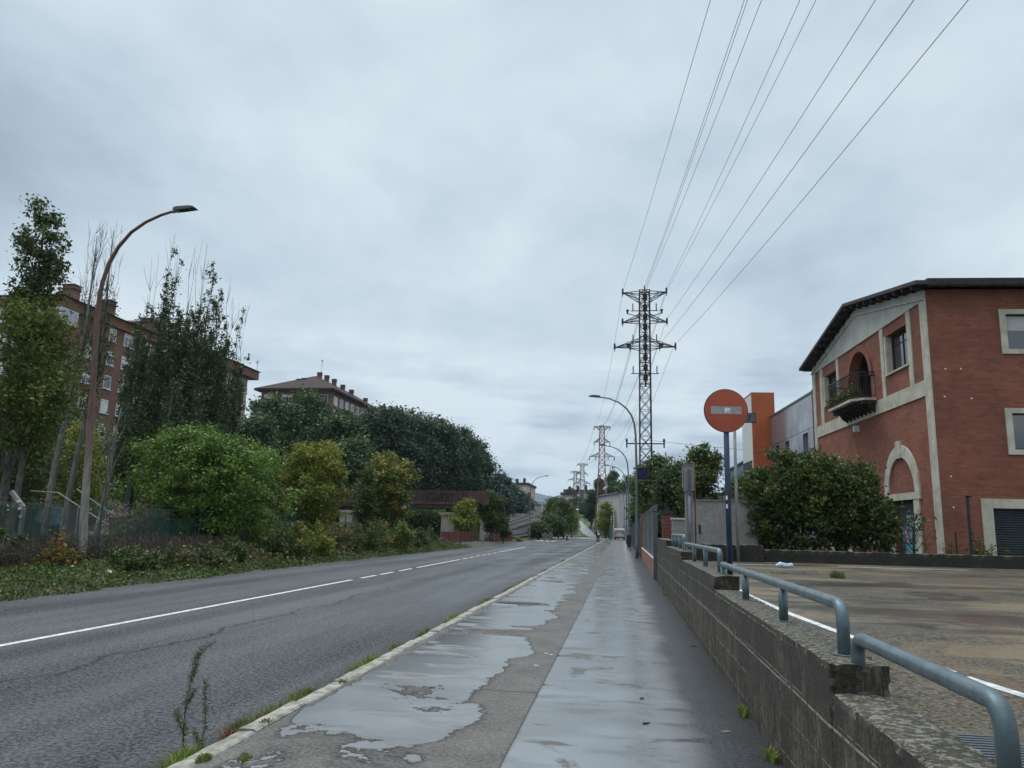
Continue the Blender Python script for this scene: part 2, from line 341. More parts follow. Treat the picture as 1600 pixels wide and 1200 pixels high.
def glassm(name, c, r=.05):
    b = MatB(name); nz = b.noise(1.4, 2)
    b.fin(c, r, ior=2.1); b.bump(nz, .08, .02); MT[name] = b.m
glassm('glass', (.025, .03, .035)); glassm('glass_pale', (.25, .28, .30), .12)
def netmat(name, c, alpha):
    b = MatB(name); f = b.sm(b.noise(2.2, 4, .6, stretch=(1, 1, .6)), .35, .6)
    b.fin(b.mix(f, c, tuple(x*.6 for x in c)), .8); b.set(b.b.inputs['Alpha'], b.math('ADD', alpha-.1, b.math('MULTIPLY', f, .2))); MT[name] = b.m
netmat('green_net', (.012, .062, .046), .50)

L_ = dict(
 dark=leafmat('leaf_dark', (0.027, 0.055, 0.020), (0.098, 0.152, 0.051)),
 darkblue=leafmat('leaf_blue', (0.027, 0.051, 0.029), (0.098, 0.137, 0.076)),
 poplar=leafmat('leaf_poplar', (0.027, 0.054, 0.020), (0.104, 0.152, 0.055)),
 bright=leafmat('leaf_bright', (.056, .108, .018), (.172, .268, .050)),
 leftgreen=leafmat('leaf_leftgreen', (.045, .075, .014), (.150, .190, .036), (.22, .17, .04), .10),
 yellow=leafmat('leaf_yellow', (0.104, 0.140, 0.022), (0.281, 0.293, 0.049), (0.390, 0.281, 0.061), .12),
 mixed=leafmat('leaf_mixed', (0.061, 0.104, 0.022), (0.152, 0.201, 0.043), (0.415, 0.317, 0.085), .32),
 olive=leafmat('leaf_olive', (0.037, 0.061, 0.017), (0.104, 0.140, 0.037)),
 autumn=leafmat('leaf_autumn', (0.067, 0.079, 0.022), (0.146, 0.140, 0.037), (0.317, 0.159, 0.043), .35),
 ivy=leafmat('leaf_ivy', (0.022, 0.049, 0.012), (0.091, 0.140, 0.032), (0.183, 0.171, 0.037), .14),
 weedy=leafmat('leaf_weedy', (0.037, 0.051, 0.017), (0.116, 0.128, 0.043), (0.146, 0.104, 0.049), .3),
 lime=leafmat('leaf_lime', (0.110, 0.165, 0.024), (0.232, 0.287, 0.055)),
 shrub=leafmat('leaf_shrub', (.026, .054, .015), (.105, .140, .036), (.18, .15, .04), .16),
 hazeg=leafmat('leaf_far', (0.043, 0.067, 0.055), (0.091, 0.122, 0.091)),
 grass=leafmat('leaf_grass', (0.067, 0.104, 0.022), (0.183, 0.207, 0.055), (0.207, 0.159, 0.073), .2),
 russet=leafmat('leaf_russet', (0.110, 0.049, 0.024), (0.232, 0.098, 0.043)),
 pink=leafmat('leaf_pink', (0.207, 0.146, 0.085), (0.403, 0.305, 0.195)),
)

# ------------------------------------------------------------------ object helpers
COL = sc.collection
def tag(o, label=None, cat=None, group=None, kind=None):
    if label: o['label'] = label
    if cat: o['category'] = cat
    if group: o['group'] = group
    if kind: o['kind'] = kind
    return o
def thing(name, label, cat, loc=(0, 0, 0), group=None, rz=0):
    o = bpy.data.objects.new(name, None); COL.objects.link(o); o.location = loc; o.rotation_euler = (0, 0, rz); o.empty_display_size = .3
    return tag(o, label, cat, group)
class MB:
    def __init__(s): s.v = []; s.f = []; s.m = []; s.cm = 0
    def add(s, vs, fs):
        k = len(s.v); s.v += [tuple(p) for p in vs]; s.f += [tuple(i+k for i in f) for f in fs]; s.m += [s.cm]*len(fs); return s
    def box(s, x0, x1, y0, y1, z0, z1):
        return s.add([(x0,y0,z0),(x1,y0,z0),(x1,y1,z0),(x0,y1,z0),(x0,y0,z1),(x1,y0,z1),(x1,y1,z1),(x0,y1,z1)],
                     [(0,3,2,1),(4,5,6,7),(0,1,5,4),(1,2,6,5),(2,3,7,6),(3,0,4,7)])
    def obox(s, c, ax, h):            # oriented box: centre, three axes, half sizes
        c = Vector(c); A = [Vector(a).normalized()*k for a, k in zip(ax, h)]; vs = []
        for sz in (-1, 1):
            for sx, sy in ((-1,-1),(1,-1),(1,1),(-1,1)): vs.append(c+A[0]*sx+A[1]*sy+A[2]*sz)
        return s.add(vs, [(0,3,2,1),(4,5,6,7),(0,1,5,4),(1,2,6,5),(2,3,7,6),(3,0,4,7)])
    def tube(s, pts, r, n=8, caps=True):
        pts = [Vector(p) for p in pts]; rs = r if isinstance(r, (list, tuple)) else [r]*len(pts)
        k = len(s.v); up = None
        for i, p in enumerate(pts):
            d = (pts[min(i+1, len(pts)-1)]-pts[max(i-1, 0)]).normalized()
            if up is None: up = d.orthogonal().normalized()
            else:
                up = (up - d*up.dot(d)); up = up.normalized() if up.length > 1e-6 else d.orthogonal().normalized()
            q = d.cross(up)
            for j in range(n):
                a = 2*pi*j/n; s.v.append(tuple(p+(up*cos(a)+q*sin(a))*rs[i]))
        fs = []
        for i in range(len(pts)-1):
            for j in range(n):
                a = k+i*n+j; b = k+i*n+(j+1) % n; fs.append((a, b, b+n, a+n))
        if caps: fs.append(tuple(k+j for j in reversed(range(n)))); fs.append(tuple(k+(len(pts)-1)*n+j for j in range(n)))
        s.f += fs; s.m += [s.cm]*len(fs); return s
    def cyl(s, c, r, z0, z1, n=16, r2=None): return s.tube([(c[0], c[1], z0), (c[0], c[1], z1)], [r, r if r2 is None else r2], n)
    def bar(s, a, b, w, h=None):      # rectangular bar between two points
        a, b = Vector(a), Vector(b); d = b-a; h = h or w
        u = d.cross(Vector((0, 0, 1))); u = u.normalized() if u.length > 1e-5 else Vector((1, 0, 0)); v = u.cross(d).normalized()
        return s.obox((a+b)/2, (u, v, d), (w/2, h/2, d.length/2))
    def prism(s, poly, o, eu, ev, en, depth, holes=()):   # 2D polygon with holes, in frame (o, eu, ev), extruded by depth along en
        o, eu, ev, en = map(Vector, (o, eu, ev, en)); loops = [list(poly)]+[list(h) for h in holes]
        flat = [p for l in loops for p in l]; tri = tessellate_polygon([[Vector((p[0], p[1], 0)) for p in l] for l in loops])
        n = len(flat); V = [o+eu*p[0]+ev*p[1] for p in flat]; V += [p+en*depth for p in V]
        def area(t): a, b, c = (flat[i] for i in t); return (b[0]-a[0])*(c[1]-a[1])-(b[1]-a[1])*(c[0]-a[0])
        fs = []
        for t in tri:
            if abs(area(t)) < 1e-9: continue
            fs.append(tuple(t)); fs.append(tuple(i+n for i in reversed(t)))
        k = 0
        for l in loops:
            m = len(l)
            for i in range(m): a, b = k+i, k+(i+1) % m; fs.append((a, b, b+n, a+n))
            k += m
        return s.add(V, fs)
    def build(s, name, mat, parent=None, smooth=False, kind=None, loc=None):
        me = bpy.data.meshes.new(name); vs = s.v
        if loc is not None: vs = [(x-loc[0], y-loc[1], z-loc[2]) for x, y, z in vs]
        me.from_pydata(vs, [], s.f); mats = mat if isinstance(mat, (list, tuple)) else [mat]
        for m in mats: me.materials.append(MT[m] if isinstance(m, str) else m)
        if len(mats) > 1: me.polygons.foreach_set('material_index', s.m)
        bm = bmesh.new(); bm.from_mesh(me); bmesh.ops.recalc_face_normals(bm, faces=bm.faces); bm.to_mesh(me); bm.free()
        if smooth:
            for p in me.polygons: p.use_smooth = len(p.vertices) == 4
        o = bpy.data.objects.new(name, me); COL.objects.link(o)
        if loc is not None: o.location = loc
        if parent: o.parent = parent
        if kind: o['kind'] = kind
        return o
def local(o, parent):                 # keep world coordinates of a mesh built in world space under a moved Empty
    o.parent = parent; o.matrix_parent_inverse = Matrix.Translation(parent.location).inverted() if parent.rotation_euler.z == 0 else (Matrix.Translation(parent.location) @ parent.rotation_euler.to_matrix().to_4x4()).inverted()
    return o
def part(mb, name, mat, parent, smooth=False): return local(mb.build(name, mat, None, smooth), parent)
def grid(name, xs, ys, fz, mat, kind='structure', smooth=True):
    mb = MB(); mb.v = [(x, y, fz(x, y)) for y in ys for x in xs]; n = len(xs)
    mb.f = [(j*n+i, j*n+i+1, (j+1)*n+i+1, (j+1)*n+i) for j in range(len(ys)-1) for i in range(n-1)]; mb.m = [0]*len(mb.f)
    return mb.build(name, mat, None, smooth, kind)
def copy_tree(o, parent=None):
    c = o.copy(); COL.objects.link(c)
    if parent: c.parent = parent
    for ch in list(o.children): copy_tree(ch, c)
    return c
rng = np.random.default_rng(7)

# ------------------------------------------------------------------ foliage
def leaf_object(name, C, size, mat, parent=None, aspect=.55, up=.35, clu=None, outward=None):
    n = len(C); C = np.asarray(C, float)
    nr = rng.normal(size=(n, 3)); nr[:, 2] += up*1.5
    if outward is not None: nr += outward*1.2
    nr /= np.linalg.norm(nr, axis=1)[:, None]
    a = rng.normal(size=(n, 3)); a -= nr*(a*nr).sum(1)[:, None]; a /= np.linalg.norm(a, axis=1)[:, None]
    b = np.cross(nr, a); s = (np.asarray(size)*rng.uniform(.45, 1.5, n))[:, None]
    V = np.empty((n, 4, 3)); V[:, 0] = C-a*s*.5; V[:, 1] = C+b*s*.5*aspect-nr*s*.06; V[:, 2] = C+a*s*.5; V[:, 3] = C-b*s*.5*aspect-nr*s*.06
    me = bpy.data.meshes.new(name); me.vertices.add(n*4); me.vertices.foreach_set('co', V.reshape(-1).astype(np.float32))
    me.loops.add(n*4); me.loops.foreach_set('vertex_index', np.arange(n*4, dtype=np.int32))
    me.polygons.add(n); me.polygons.foreach_set('loop_start', np.arange(0, n*4, 4, dtype=np.int32)); me.polygons.foreach_set('loop_total', np.full(n, 4, np.int32))
    me.update(calc_edges=True)
    at = me.attributes.new('rnd', 'FLOAT', 'FACE'); at.data.foreach_set('value', rng.random(n).astype(np.float32))
    at = me.attributes.new('clu', 'FLOAT', 'FACE'); at.data.foreach_set('value', (clu if clu is not None else rng.random(n)).astype(np.float32))
    me.materials.append(mat if not isinstance(mat, str) else L_[mat])
    o = bpy.data.objects.new(name, me); COL.objects.link(o)
    if parent: o.parent = parent
    return o
def tree(name, label, cat, base, H, prof, mat, nleaf=20000, ls=.15, lo=.2, nl=26, up=.45, rc=.6, tr=.2, bark='bark', group=None, tw=5, sq=.75, thin=1.0, bare=0, spread=0.25, lean=(0, 0), top=True):
    root = thing(name, label, cat, base, group)
    pz, pr = [p[0] for p in prof], [p[1] for p in prof]
    R = lambda t: float(np.interp(t, pz, pr))
    tk = MB(); br = MB(); tks = max(3, int(6))
    def tp(t): return Vector((lean[0]*t*H+.15*sin(t*5+base[0])*min(1, H/10), lean[1]*t*H+.1*cos(t*4+base[1]), t*H))
    tk.tube([tp(t) - Vector((0, 0, .25 if t == 0 else 0)) for t in np.linspace(0, .93, 9)], [tr*(1.25 if i == 0 else 1)*(1-.9*(i/8)**.9) + .008 for i in range(9)], 8)
    cl = []; cr = []
    for i in range(nl):
        q = (i+.5)/nl
        t0 = lo*.7+(.86-lo*.7)*(q**1.1)*rng.uniform(.85, 1.1); t0 = min(t0, .9)
        te = min(.985, t0+(1-t0)*up*rng.uniform(.55, 1.15)+.02); az = i*2.39996+rng.uniform(-.5, .5)
        r = R(te)*rng.uniform(.62, 1.02); s = tp(t0); ev = Vector((cos(az)*r, sin(az)*r, 0))+tp(te)
        mid = s.lerp(ev, .5)+Vector((cos(az), sin(az), 0))*r*.16*(1 if up > .6 else -.1) - Vector((0, 0, (te-t0)*H*.12 if up > .6 else 0))
        pts = []
        for k in range(6):
            u = k/5; pts.append(s*(1-u)**2+mid*2*u*(1-u)+ev*u*u)
        rb = max(.012, tr*.42*(1-t0)*thin); br.tube(pts, [rb*(1-.85*k/5) for k in range(6)], 5, False)
        ncl = tw
        for k in range(ncl):
            u = rng.uniform(.28, 1.0); c = s*(1-u)**2+mid*2*u*(1-u)+ev*u*u
            off = Vector(rng.normal(size=3))*R(te)*spread*(.4+.6*u); off.z = off.z*.6 + abs(off.z)*(.5 if up > .6 else .1); c2 = c+off
            if k % 2 == 0: br.tube([c, (c+c2)/2+Vector((0, 0, .05)), c2], [rb*.35, rb*.25, .006], 4, False)
            if c.z < lo*H*.8: continue
            cl.append(c2); cr.append(rc*rng.uniform(.6, 1.2))
        cl.append(ev); cr.append(rc*.7)
    if top: cl.append(tp(.97)); cr.append(rc*.6); cl.append(tp(.9)); cr.append(rc*.8)
    for i in range(bare):             # leafless upright shoots reaching past the crown
        az = rng.uniform(0, 2*pi); t0 = rng.uniform(.35, .7); s = tp(t0)+Vector((cos(az), sin(az), 0))*R(t0)*rng.uniform(.1, .7); te = rng.uniform(.86, 1.12)
        ev = tp(te)+Vector((cos(az), sin(az), 0))*R(.75)*rng.uniform(.3, .9); ev.z = te*H
        m1 = s.lerp(ev, .35)+Vector(rng.normal(size=3))*.22; m2 = s.lerp(ev, .7)+Vector(rng.normal(size=3))*.2
        br.tube([s, m1, m2, ev], [.035, .025, .018, .006], 4, False)
        for k in range(4):
            c = s.lerp(ev, rng.uniform(.35, .9)); e2 = c+Vector((rng.normal()*.3, rng.normal()*.3, rng.uniform(.5, 1.3))); br.tube([c, c.lerp(e2, .5)+Vector(rng.normal(size=3))*.08, e2], [.014, .01, .004], 3, False)
    part_tk = tk.build('trunk', bark, root, True); br.build('branches', bark, root, False)
    if nleaf:
        cl = np.array([tuple(c) for c in cl]); cr = np.array(cr); w = cr**2; w /= w.sum()
        idx = rng.choice(len(cl), nleaf, p=w); d = rng.normal(size=(nleaf, 3)); rad = np.abs(rng.normal(size=nleaf))**.6
        d /= np.linalg.norm(d, axis=1)[:, None]; D = d*(rad*cr[idx])[:, None]; D[:, 2] *= sq
        C = cl[idx]+D; keep = C[:, 2] > .05*H; cn = rng.random(len(cl))
        leaf_object('foliage', C[keep], ls, mat, root, clu=(cn[idx]*.75+rng.random(nleaf)*.25)[keep], outward=d[keep]*.6)
    return root
def poplar(name, label, base, H, w, mat, nsp=15, nleaf=30000, ls=.15, tr=.25, lo=.10, bare=10, lean=0.0, rcol=.42, hmin=.45, bark='bark_pale'):
    """fastigiate poplar: many near-vertical leaders, each its own leafy spire"""
    root = thing(name, label, 'tree', base); tk = MB(); br = MB(); C = []; Rr = []; Nn = []
    tk.tube([(lean*H*t+.1*sin(6*t), 0, t*H*.8-(.25 if t == 0 else 0)) for t in np.linspace(0, 1, 8)], [tr*(1.25 if i == 0 else 1)*(1-.85*i/7) for i in range(8)], 8)
    for k in range(nsp+bare):
        az = k*2.39996+rng.uniform(-.4, .4); rr_ = w/2*math.sqrt((k % nsp+.5)/nsp)*.86; isb = k >= nsp
        top = H*(1-(1-hmin)*(rr_/(w/2))**1.6*rng.uniform(.5, 1.15)) if not isb else H*rng.uniform(.80, 1.08)
        if not isb and k: top *= rng.uniform(.84, 1.0)
        z0 = H*rng.uniform(lo*.5, lo+.25); pts = []
        for t in np.linspace(0, 1, 8):
            z = z0+(top-z0)*t; o = rr_*min(1, t*2.4)**.7*(1+.12*t); pts.append(Vector((cos(az)*o+lean*z+.10*sin(z*1.3+k), sin(az)*o+.1*cos(z*1.1+k), z)))
        r0 = tr*.30*(.5 if isb else 1); br.tube(pts, [max(.005, r0*(1-.93*i/7)) for i in range(8)], 4, False)
        for _ in range(5 if isb else 9):  # fine upright side shoots
            i = rng.integers(3, 7); a_ = pts[i]; e_ = a_+Vector((rng.normal()*.22, rng.normal()*.22, rng.uniform(.6, 1.6))); br.tube([a_, a_.lerp(e_, .5)+Vector(rng.normal(size=3))*.05, e_], [.012, .009, .004], 3, False)
        if isb: continue
        for u in np.linspace(0, .99, 26):
            i = min(6, int(u*7)); f = u*7-i; c = pts[i].lerp(pts[i+1], f); c += Vector((rng.normal()*.12, rng.normal()*.12, 0)); rad = rcol*(.42+.75*(1-u)**.8)*rng.uniform(.55, 1.15)
            if rng.random() < .10+.12*u: continue
            C.append(tuple(c)); Rr.append(rad)
    C = np.array(C); Rr = np.array(Rr); p = Rr**1.4; p /= p.sum(); idx = rng.choice(len(C), nleaf, p=p)
    d = rng.normal(size=(nleaf, 3)); d /= np.linalg.norm(d, axis=1)[:, None]; D = d*(np.abs(rng.normal(size=nleaf))**.7*Rr[idx]*.8)[:, None]; D[:, 2] *= 1.7; cn = rng.random(len(C))
    tk.build('trunk', bark, root, True); br.build('branches', 'bark_dark', root)
    leaf_object('foliage', C[idx]+D, ls, mat, root, clu=cn[idx]*.75+rng.random(nleaf)*.25, outward=d*.6, up=.1); return root
def bush(name, label, cat, base, w, h, mat, nleaf=5000, ls=.09, group=None, bark='bark_dark', nst=14, d=None):
    """many stems from the ground, leaf sprays along them"""
    root = thing(name, label, cat, base, group); d = d or w; st = MB(); cl = []
    for i in range(nst):
        az = rng.uniform(0, 2*pi); rr = math.sqrt(rng.uniform(0, 1)); hh = h*(1-.55*rr*rr)*rng.uniform(.72, 1.05)
        e = Vector((cos(az)*rr*w/2, sin(az)*rr*d/2, hh)); s = Vector((e.x*.25, e.y*.25, -.1)); m = s.lerp(e, .5)+Vector((0, 0, h*.08))
        pts = [s*(1-u)**2+m*2*u*(1-u)+e*u*u for u in (0, .25, .5, .75, 1)]; st.tube(pts, [.03*h/2.5*(1-.8*u) for u in (0, .25, .5, .75, 1)], 4, False)
        for u in np.linspace(.2, 1, 6):
            c = s*(1-u)**2+m*2*u*(1-u)+e*u*u; cl.append((tuple(c), (.11+.10*(1-u))*max(w, h)*rng.uniform(.7, 1.2)))
    st.build('stems', bark, root)
    cc = np.array([c for c, _ in cl]); cr = np.array([r for _, r in cl]); p = cr**1.6; p /= p.sum()
    idx = rng.choice(len(cc), nleaf, p=p); dd = rng.normal(size=(nleaf, 3)); dd /= np.linalg.norm(dd, axis=1)[:, None]
    C = cc[idx]+dd*(np.abs(rng.normal(size=nleaf))**.7*cr[idx]*.8)[:, None]; C[:, 2] = np.where(C[:, 2] < .02, rng.uniform(.02, .3, nleaf), C[:, 2]); cn = rng.random(len(cc))
    leaf_object('foliage', C, ls, mat, root, clu=cn[idx]*.75+rng.random(nleaf)*.25, outward=dd*.6)
    return root

# ------------------------------------------------------------------ ground and paving
def rl(Y): return float(np.interp(Y, [85, 95, 115, 150, 190, 240, 300], [0, .45, 1.5, 3.2, 5.3, 8.2, 9]))
def rr(Y): return float(np.interp(Y, [178, 190, 260, 290], [0, .75, 7.4, 8]))
def rise(X, Y):
    if Y < 85: return 0
    k = min(1, max(0, (-X-14.4)/2.6)) if Y < 178 else min(1, max(0, (-X-16)/5)); return rl(Y)*k+rr(Y)*(1-k)
base = lambda X, Y: -.20+rise(X, Y)
XS = [-5000, -900, -300, -150, -100, -70, -50, -40, -35, -30, -26, -23, -20, -18.5, -17, -15.6, -14.4, -12, -9, -6, -3, 0, 3, 8, 15, 30, 60, 120, 300, 900, 5000]
YS = [-60, -20, 20, 60, 85, 90, 95, 100, 106, 115, 125, 135, 150, 165, 178, 185, 190, 200, 210, 220, 230, 240, 250, 260, 275, 290, 300, 330, 500, 1000, 2500, 7000]
grid('ground', XS, YS, base, 'soil')
def sheet(name, x0, x1, y0, y1, z, mat, n=(2, 2), fz=None):
    return grid(name, list(np.linspace(x0, x1, n[0])), list(np.linspace(y0, y1, n[1])), fz or (lambda x, y: z), mat)
def slab(name, x0, x1, y0, y1, z0, z1, mat): return MB().box(x0, x1, y0, y1, z0, z1).build(name, mat, kind='structure')
grid('road', [-30, -13.05, -8, -2.98], [-30, -10, 0, 10, 30, 60, 90, 120, 150], lambda x, y: -.12 if x > -29 else -.121, 'road') if False else None
# the far edge of the road is uneven: build it with a wobbling left border
mb = MB(); ys = np.arange(-30, 150.1, .5)
for y in ys:
    w = -12.55 - .35*min(1, max(0, (y-14)/20)) + .35*max(0, min(1, (y-45)/30)) + .07*sin(y*1.9)+.05*sin(y*4.7+1)
    mb.v += [(w, y, -.12), (-2.97, y, -.12)]
mb.f = [(2*i, 2*i+1, 2*i+3, 2*i+2) for i in range(len(ys)-1)]; mb.m = [0]*len(mb.f); mb.build('road', 'road', kind='structure')
slab('pavement', -2.80, 1.13, -20, 150, -.15, 0, 'pavement')
# kerb stones, slightly out of line with each other, chipped
mb = MB(); y = -8.0; rk = random.Random(3)
while y < 150:
    ln = 1.0; ox = rk.uniform(-.008, .008); oz = rk.uniform(-.010, .012); g = rk.uniform(.004, .02); n = 9 if y < 30 else 2
    ring = []
    for i in range(n):
        t = y+g/2+(ln-g)*i/(n-1); j = (lambda s: rk.uniform(-s, s)) if y < 30 else (lambda s: 0)
        ring.append([(-2.975+ox+j(.006), t, -.16), (-2.965+ox+j(.010), t, -.018+oz+j(.008)), (-2.945+ox+j(.006), t, .006+oz+j(.005)), (-2.82+ox+j(.008), t, .010+oz+j(.005)), (-2.80+ox+j(.006), t, -.004+oz), (-2.797+ox, t, -.10)])
    k = len(mb.v)
    for r_ in ring: mb.v += r_
    for i in range(n-1):
        for q in range(5): a = k+i*6+q; mb.f.append((a, a+1, a+7, a+6)); mb.m.append(0)
    mb.f.append(tuple(k+q for q in range(6))); mb.f.append(tuple(k+(n-1)*6+q for q in range(6))); mb.m += [0, 0]
    y += ln
mb.build('kerb', 'kerb', kind='structure')
# side street, far grass, footpath
slab('side_street', -14.2, 34, 150, 178, -.16, -.105, 'pave_far')
def strip(name, rows, off, mat, nx=6):
    mb = MB()
    for Y, a, b in rows:
        for i in range(nx): x = a+(b-a)*i/(nx-1); mb.v.append((x, Y, base(x, Y)+.2+off))
    mb.f = [(j*nx+i, j*nx+i+1, (j+1)*nx+i+1, (j+1)*nx+i) for j in range(len(rows)-1) for i in range(nx-1)]; mb.m = [0]*len(mb.f)
    return mb.build(name, mat, None, True, 'structure')
PT = [(178, -7.4, -3.6), (190, -9.5, -6.8), (200, -10.7, -8.2), (215, -12.5, -10.4), (230, -14.2, -12.4), (250, -16.6, -15.0), (262, -18, -16.6)]
strip('grass_bank', [(Y, a-9, a) for Y, a, b in PT], .02, 'grass_soil'); strip('grass_bank', [(Y, b, b+11) for Y, a, b in PT], .02, 'grass_soil')
strip('footpath', PT, .035, 'pave_far')
# ballast and railway tracks left of the road
RW = [(60, -31, -18.8), (85, -31, -18.2), (95, -31, -15.4), (115, -31, -14.9), (150, -32, -14.9), (190, -34, -17), (240, -38, -24), (290, -42, -28)]
strip('railway_bed', RW, .06, 'ballast', 10)
for i, f in enumerate((.14, .25, .45, .56, .72, .81, .90, .97)):
    mb = MB(); pts = [(a+(b-a)*f, Y, base(a+(b-a)*f, Y)+.2+.17) for Y, a, b in RW]
    for p, q in zip(pts, pts[1:]): mb.bar(p, q, .11, .16)
    tag(mb.build('railway_rail', 'steel_rail'), '%s rusty rail from the left on the railway bed behind the red barrier' % ('first', 'second', 'third', 'fourth', 'fifth', 'sixth', 'seventh', 'eighth')[i], 'rail', 'rails of the railway beyond the road')
# painted lines on the road: centre line solid then broken
def cx(y): return -8.27-.55*(max(0, y-12)/60)
mb = MB()
def dash(y0, y1, w=.13):
    ys = np.linspace(y0, y1, max(2, int((y1-y0)/1.5)+1))
    for a, b in zip(ys, ys[1:]): mb.add([(cx(a)-w/2, a, -.116), (cx(a)+w/2, a, -.116), (cx(b)+w/2, b, -.116), (cx(b)-w/2, b, -.116)], [(0, 1, 2, 3)])
def yof(px):
    r = ray(px, 870); y = 30
    for _ in range(6): y = cx(y)/(r[0]/r[1])
    return y
dash(-20, yof(552))
for a, b in ((566, 589), (595, 616), (625, 644), (652, 719), (723, 731), (734, 741), (744, 750), (753, 759), (761, 767), (770, 776), (779, 821)): dash(yof(a), yof(b))
mb.build('centre_line', 'line_paint', kind='structure')
# car park on the right, raised behind the retaining wall
zl = lambda x, y: .42+.015*y
grid('car_park', [1.40, 6, 12, 24, 46], [-8, 0, 8, 16, 24.45], zl, 'lot')
slab('yard', 1.42, 60, 24.44, 130, -.1, .72, 'soil')
def lotline(pts, w):
    mb = MB(); pts = [Vector(p) for p in pts]
    for i, (p, q) in enumerate(zip(pts, pts[1:])):
        d = (q-p).normalized(); n = Vector((-d.y, d.x))*w/2
        mb.add([(c.x, c.y, zl(c.x, c.y)+.004) for c in (p-n, p+n, q+n, q-n)], [(0, 1, 2, 3)])
    mb.build('bay_line', 'line_paint', kind='structure')
lotline([(1.95, 15.6), (2.03, 13.0), (2.17, 10.8), (2.36, 9.2), (2.66, 7.05)], .11); lotline([(2.68, 6.86), (2.83, 6.2), (3.4, 4.4), (4.4, 2.2)], .11)
lotline([(2.6, 22.0), (3.2, 22.6), (4.6, 22.75)], .12); lotline([(5.9, 22.8), (9.3, 22.9)], .12)
mb = MB()                              # ribbed drain cover in the car park beside the wall
for i in range(16): mb.box(1.62, 2.15, 4.15+i*.055, 4.18+i*.055, zl(0, 4.5)+.001, zl(0, 4.5)+.018)
tag(mb.build('drain_grating', 'gate_metal'), 'ribbed grey grating set in the car park behind the wall', 'drain cover')
# cast-iron gully lattice in the pavement by the kerb
mb = MB(); mb.box(-2.7, -1.75, 16.9, 17.35, -.01, .006)
for i in range(13): mb.box(-2.68+i*.072, -2.645+i*.072, 16.94, 17.31, .006, .012)
tag(mb.build('drain_grating', 'black'), 'long dark drain grating across the wet pavement near the kerb', 'drain cover')

# ------------------------------------------------------------------ hills
mb = MB(); pk = [(-2600, 150), (-1500, 205), (-1000, 235), (-760, 250), (-700, 258), (-660, 274), (-610, 262), (-560, 250), (-520, 247), (-476, 262), (-430, 272), (-300, 262), (-50, 230), (500, 200), (1800, 150)]
for x, z in pk: mb.v += [(x, 5300, 5), (x, 6000, z), (x, 6900, 5)]
mb.f = [f for i in range(len(pk)-1) for f in ((3*i, 3*i+3, 3*i+4, 3*i+1), (3*i+1, 3*i+4, 3*i+5, 3*i+2))]; mb.m = [0]*len(mb.f)
mb.build('mountains', 'mount_blue', kind='structure')

# ------------------------------------------------------------------ retaining wall and rails
def rough_box(mb, x0, x1, y0, y1, z0, z1, st, amp, seed):
    rg = np.random.default_rng(seed)
    nx, ny, nz = [max(1, int(round((b-a)/s))) for a, b, s in ((x0, x1, st), (y0, y1, st), (z0, z1, st))]
    idx = {}; 
    def vert(i, j, k):
        if (i, j, k) not in idx:
            p = np.array([x0+(x1-x0)*i/nx, y0+(y1-y0)*j/ny, z0+(z1-z0)*k/nz]); edge = (i in (0, nx))+(k in (nz,))+(j in (0, ny))
            if edge >= 2:
                c = rg.uniform(0, 1)**3*amp*3.2
                p += np.array([(1 if i == 0 else -1 if i == nx else 0)*c, (1 if j == 0 else -1 if j == ny else 0)*c, -(c if k == nz else 0)])
            else: p += rg.normal(size=3)*amp*.03
            idx[(i, j, k)] = len(mb.v); mb.v.append(tuple(p))
        return idx[(i, j, k)]
    def face(a, b, c, d): mb.f.append((a, b, c, d)); mb.m.append(mb.cm)
    for j in range(ny):
        for k in range(nz): face(vert(0, j, k), vert(0, j+1, k), vert(0, j+1, k+1), vert(0, j, k+1)); face(vert(nx, j, k), vert(nx, j+1, k), vert(nx, j+1, k+1), vert(nx, j, k+1))
        for i in range(nx): face(vert(i, j, nz), vert(i+1, j, nz), vert(i+1, j+1, nz), vert(i, j+1, nz))
    for i in range(nx):
        for k in range(nz): face(vert(i, 0, k), vert(i+1, 0, k), vert(i+1, 0, k+1), vert(i, 0, k+1)); face(vert(i, ny, k), vert(i+1, ny, k), vert(i+1, ny, k+1), vert(i, ny, k+1))
mb = MB(); segs = [(-6.2, -.8, .605), (-.8, 4.6, .765), (4.6, 10.03, .915), (10.03, 15.45, 1.08), (15.45, 20.6, 1.235), (20.6, 25.8, 1.39)]
for i, (a, b, z) in enumerate(segs): rough_box(mb, 1.12, 1.43, a+.004, b-.004, -.08, z, .04 if b < 11 else .12, .0065, i)
tag(mb.build('retaining_wall', 'old_concrete'), 'long stained board-marked concrete wall stepping up along the wet pavement', 'wall')
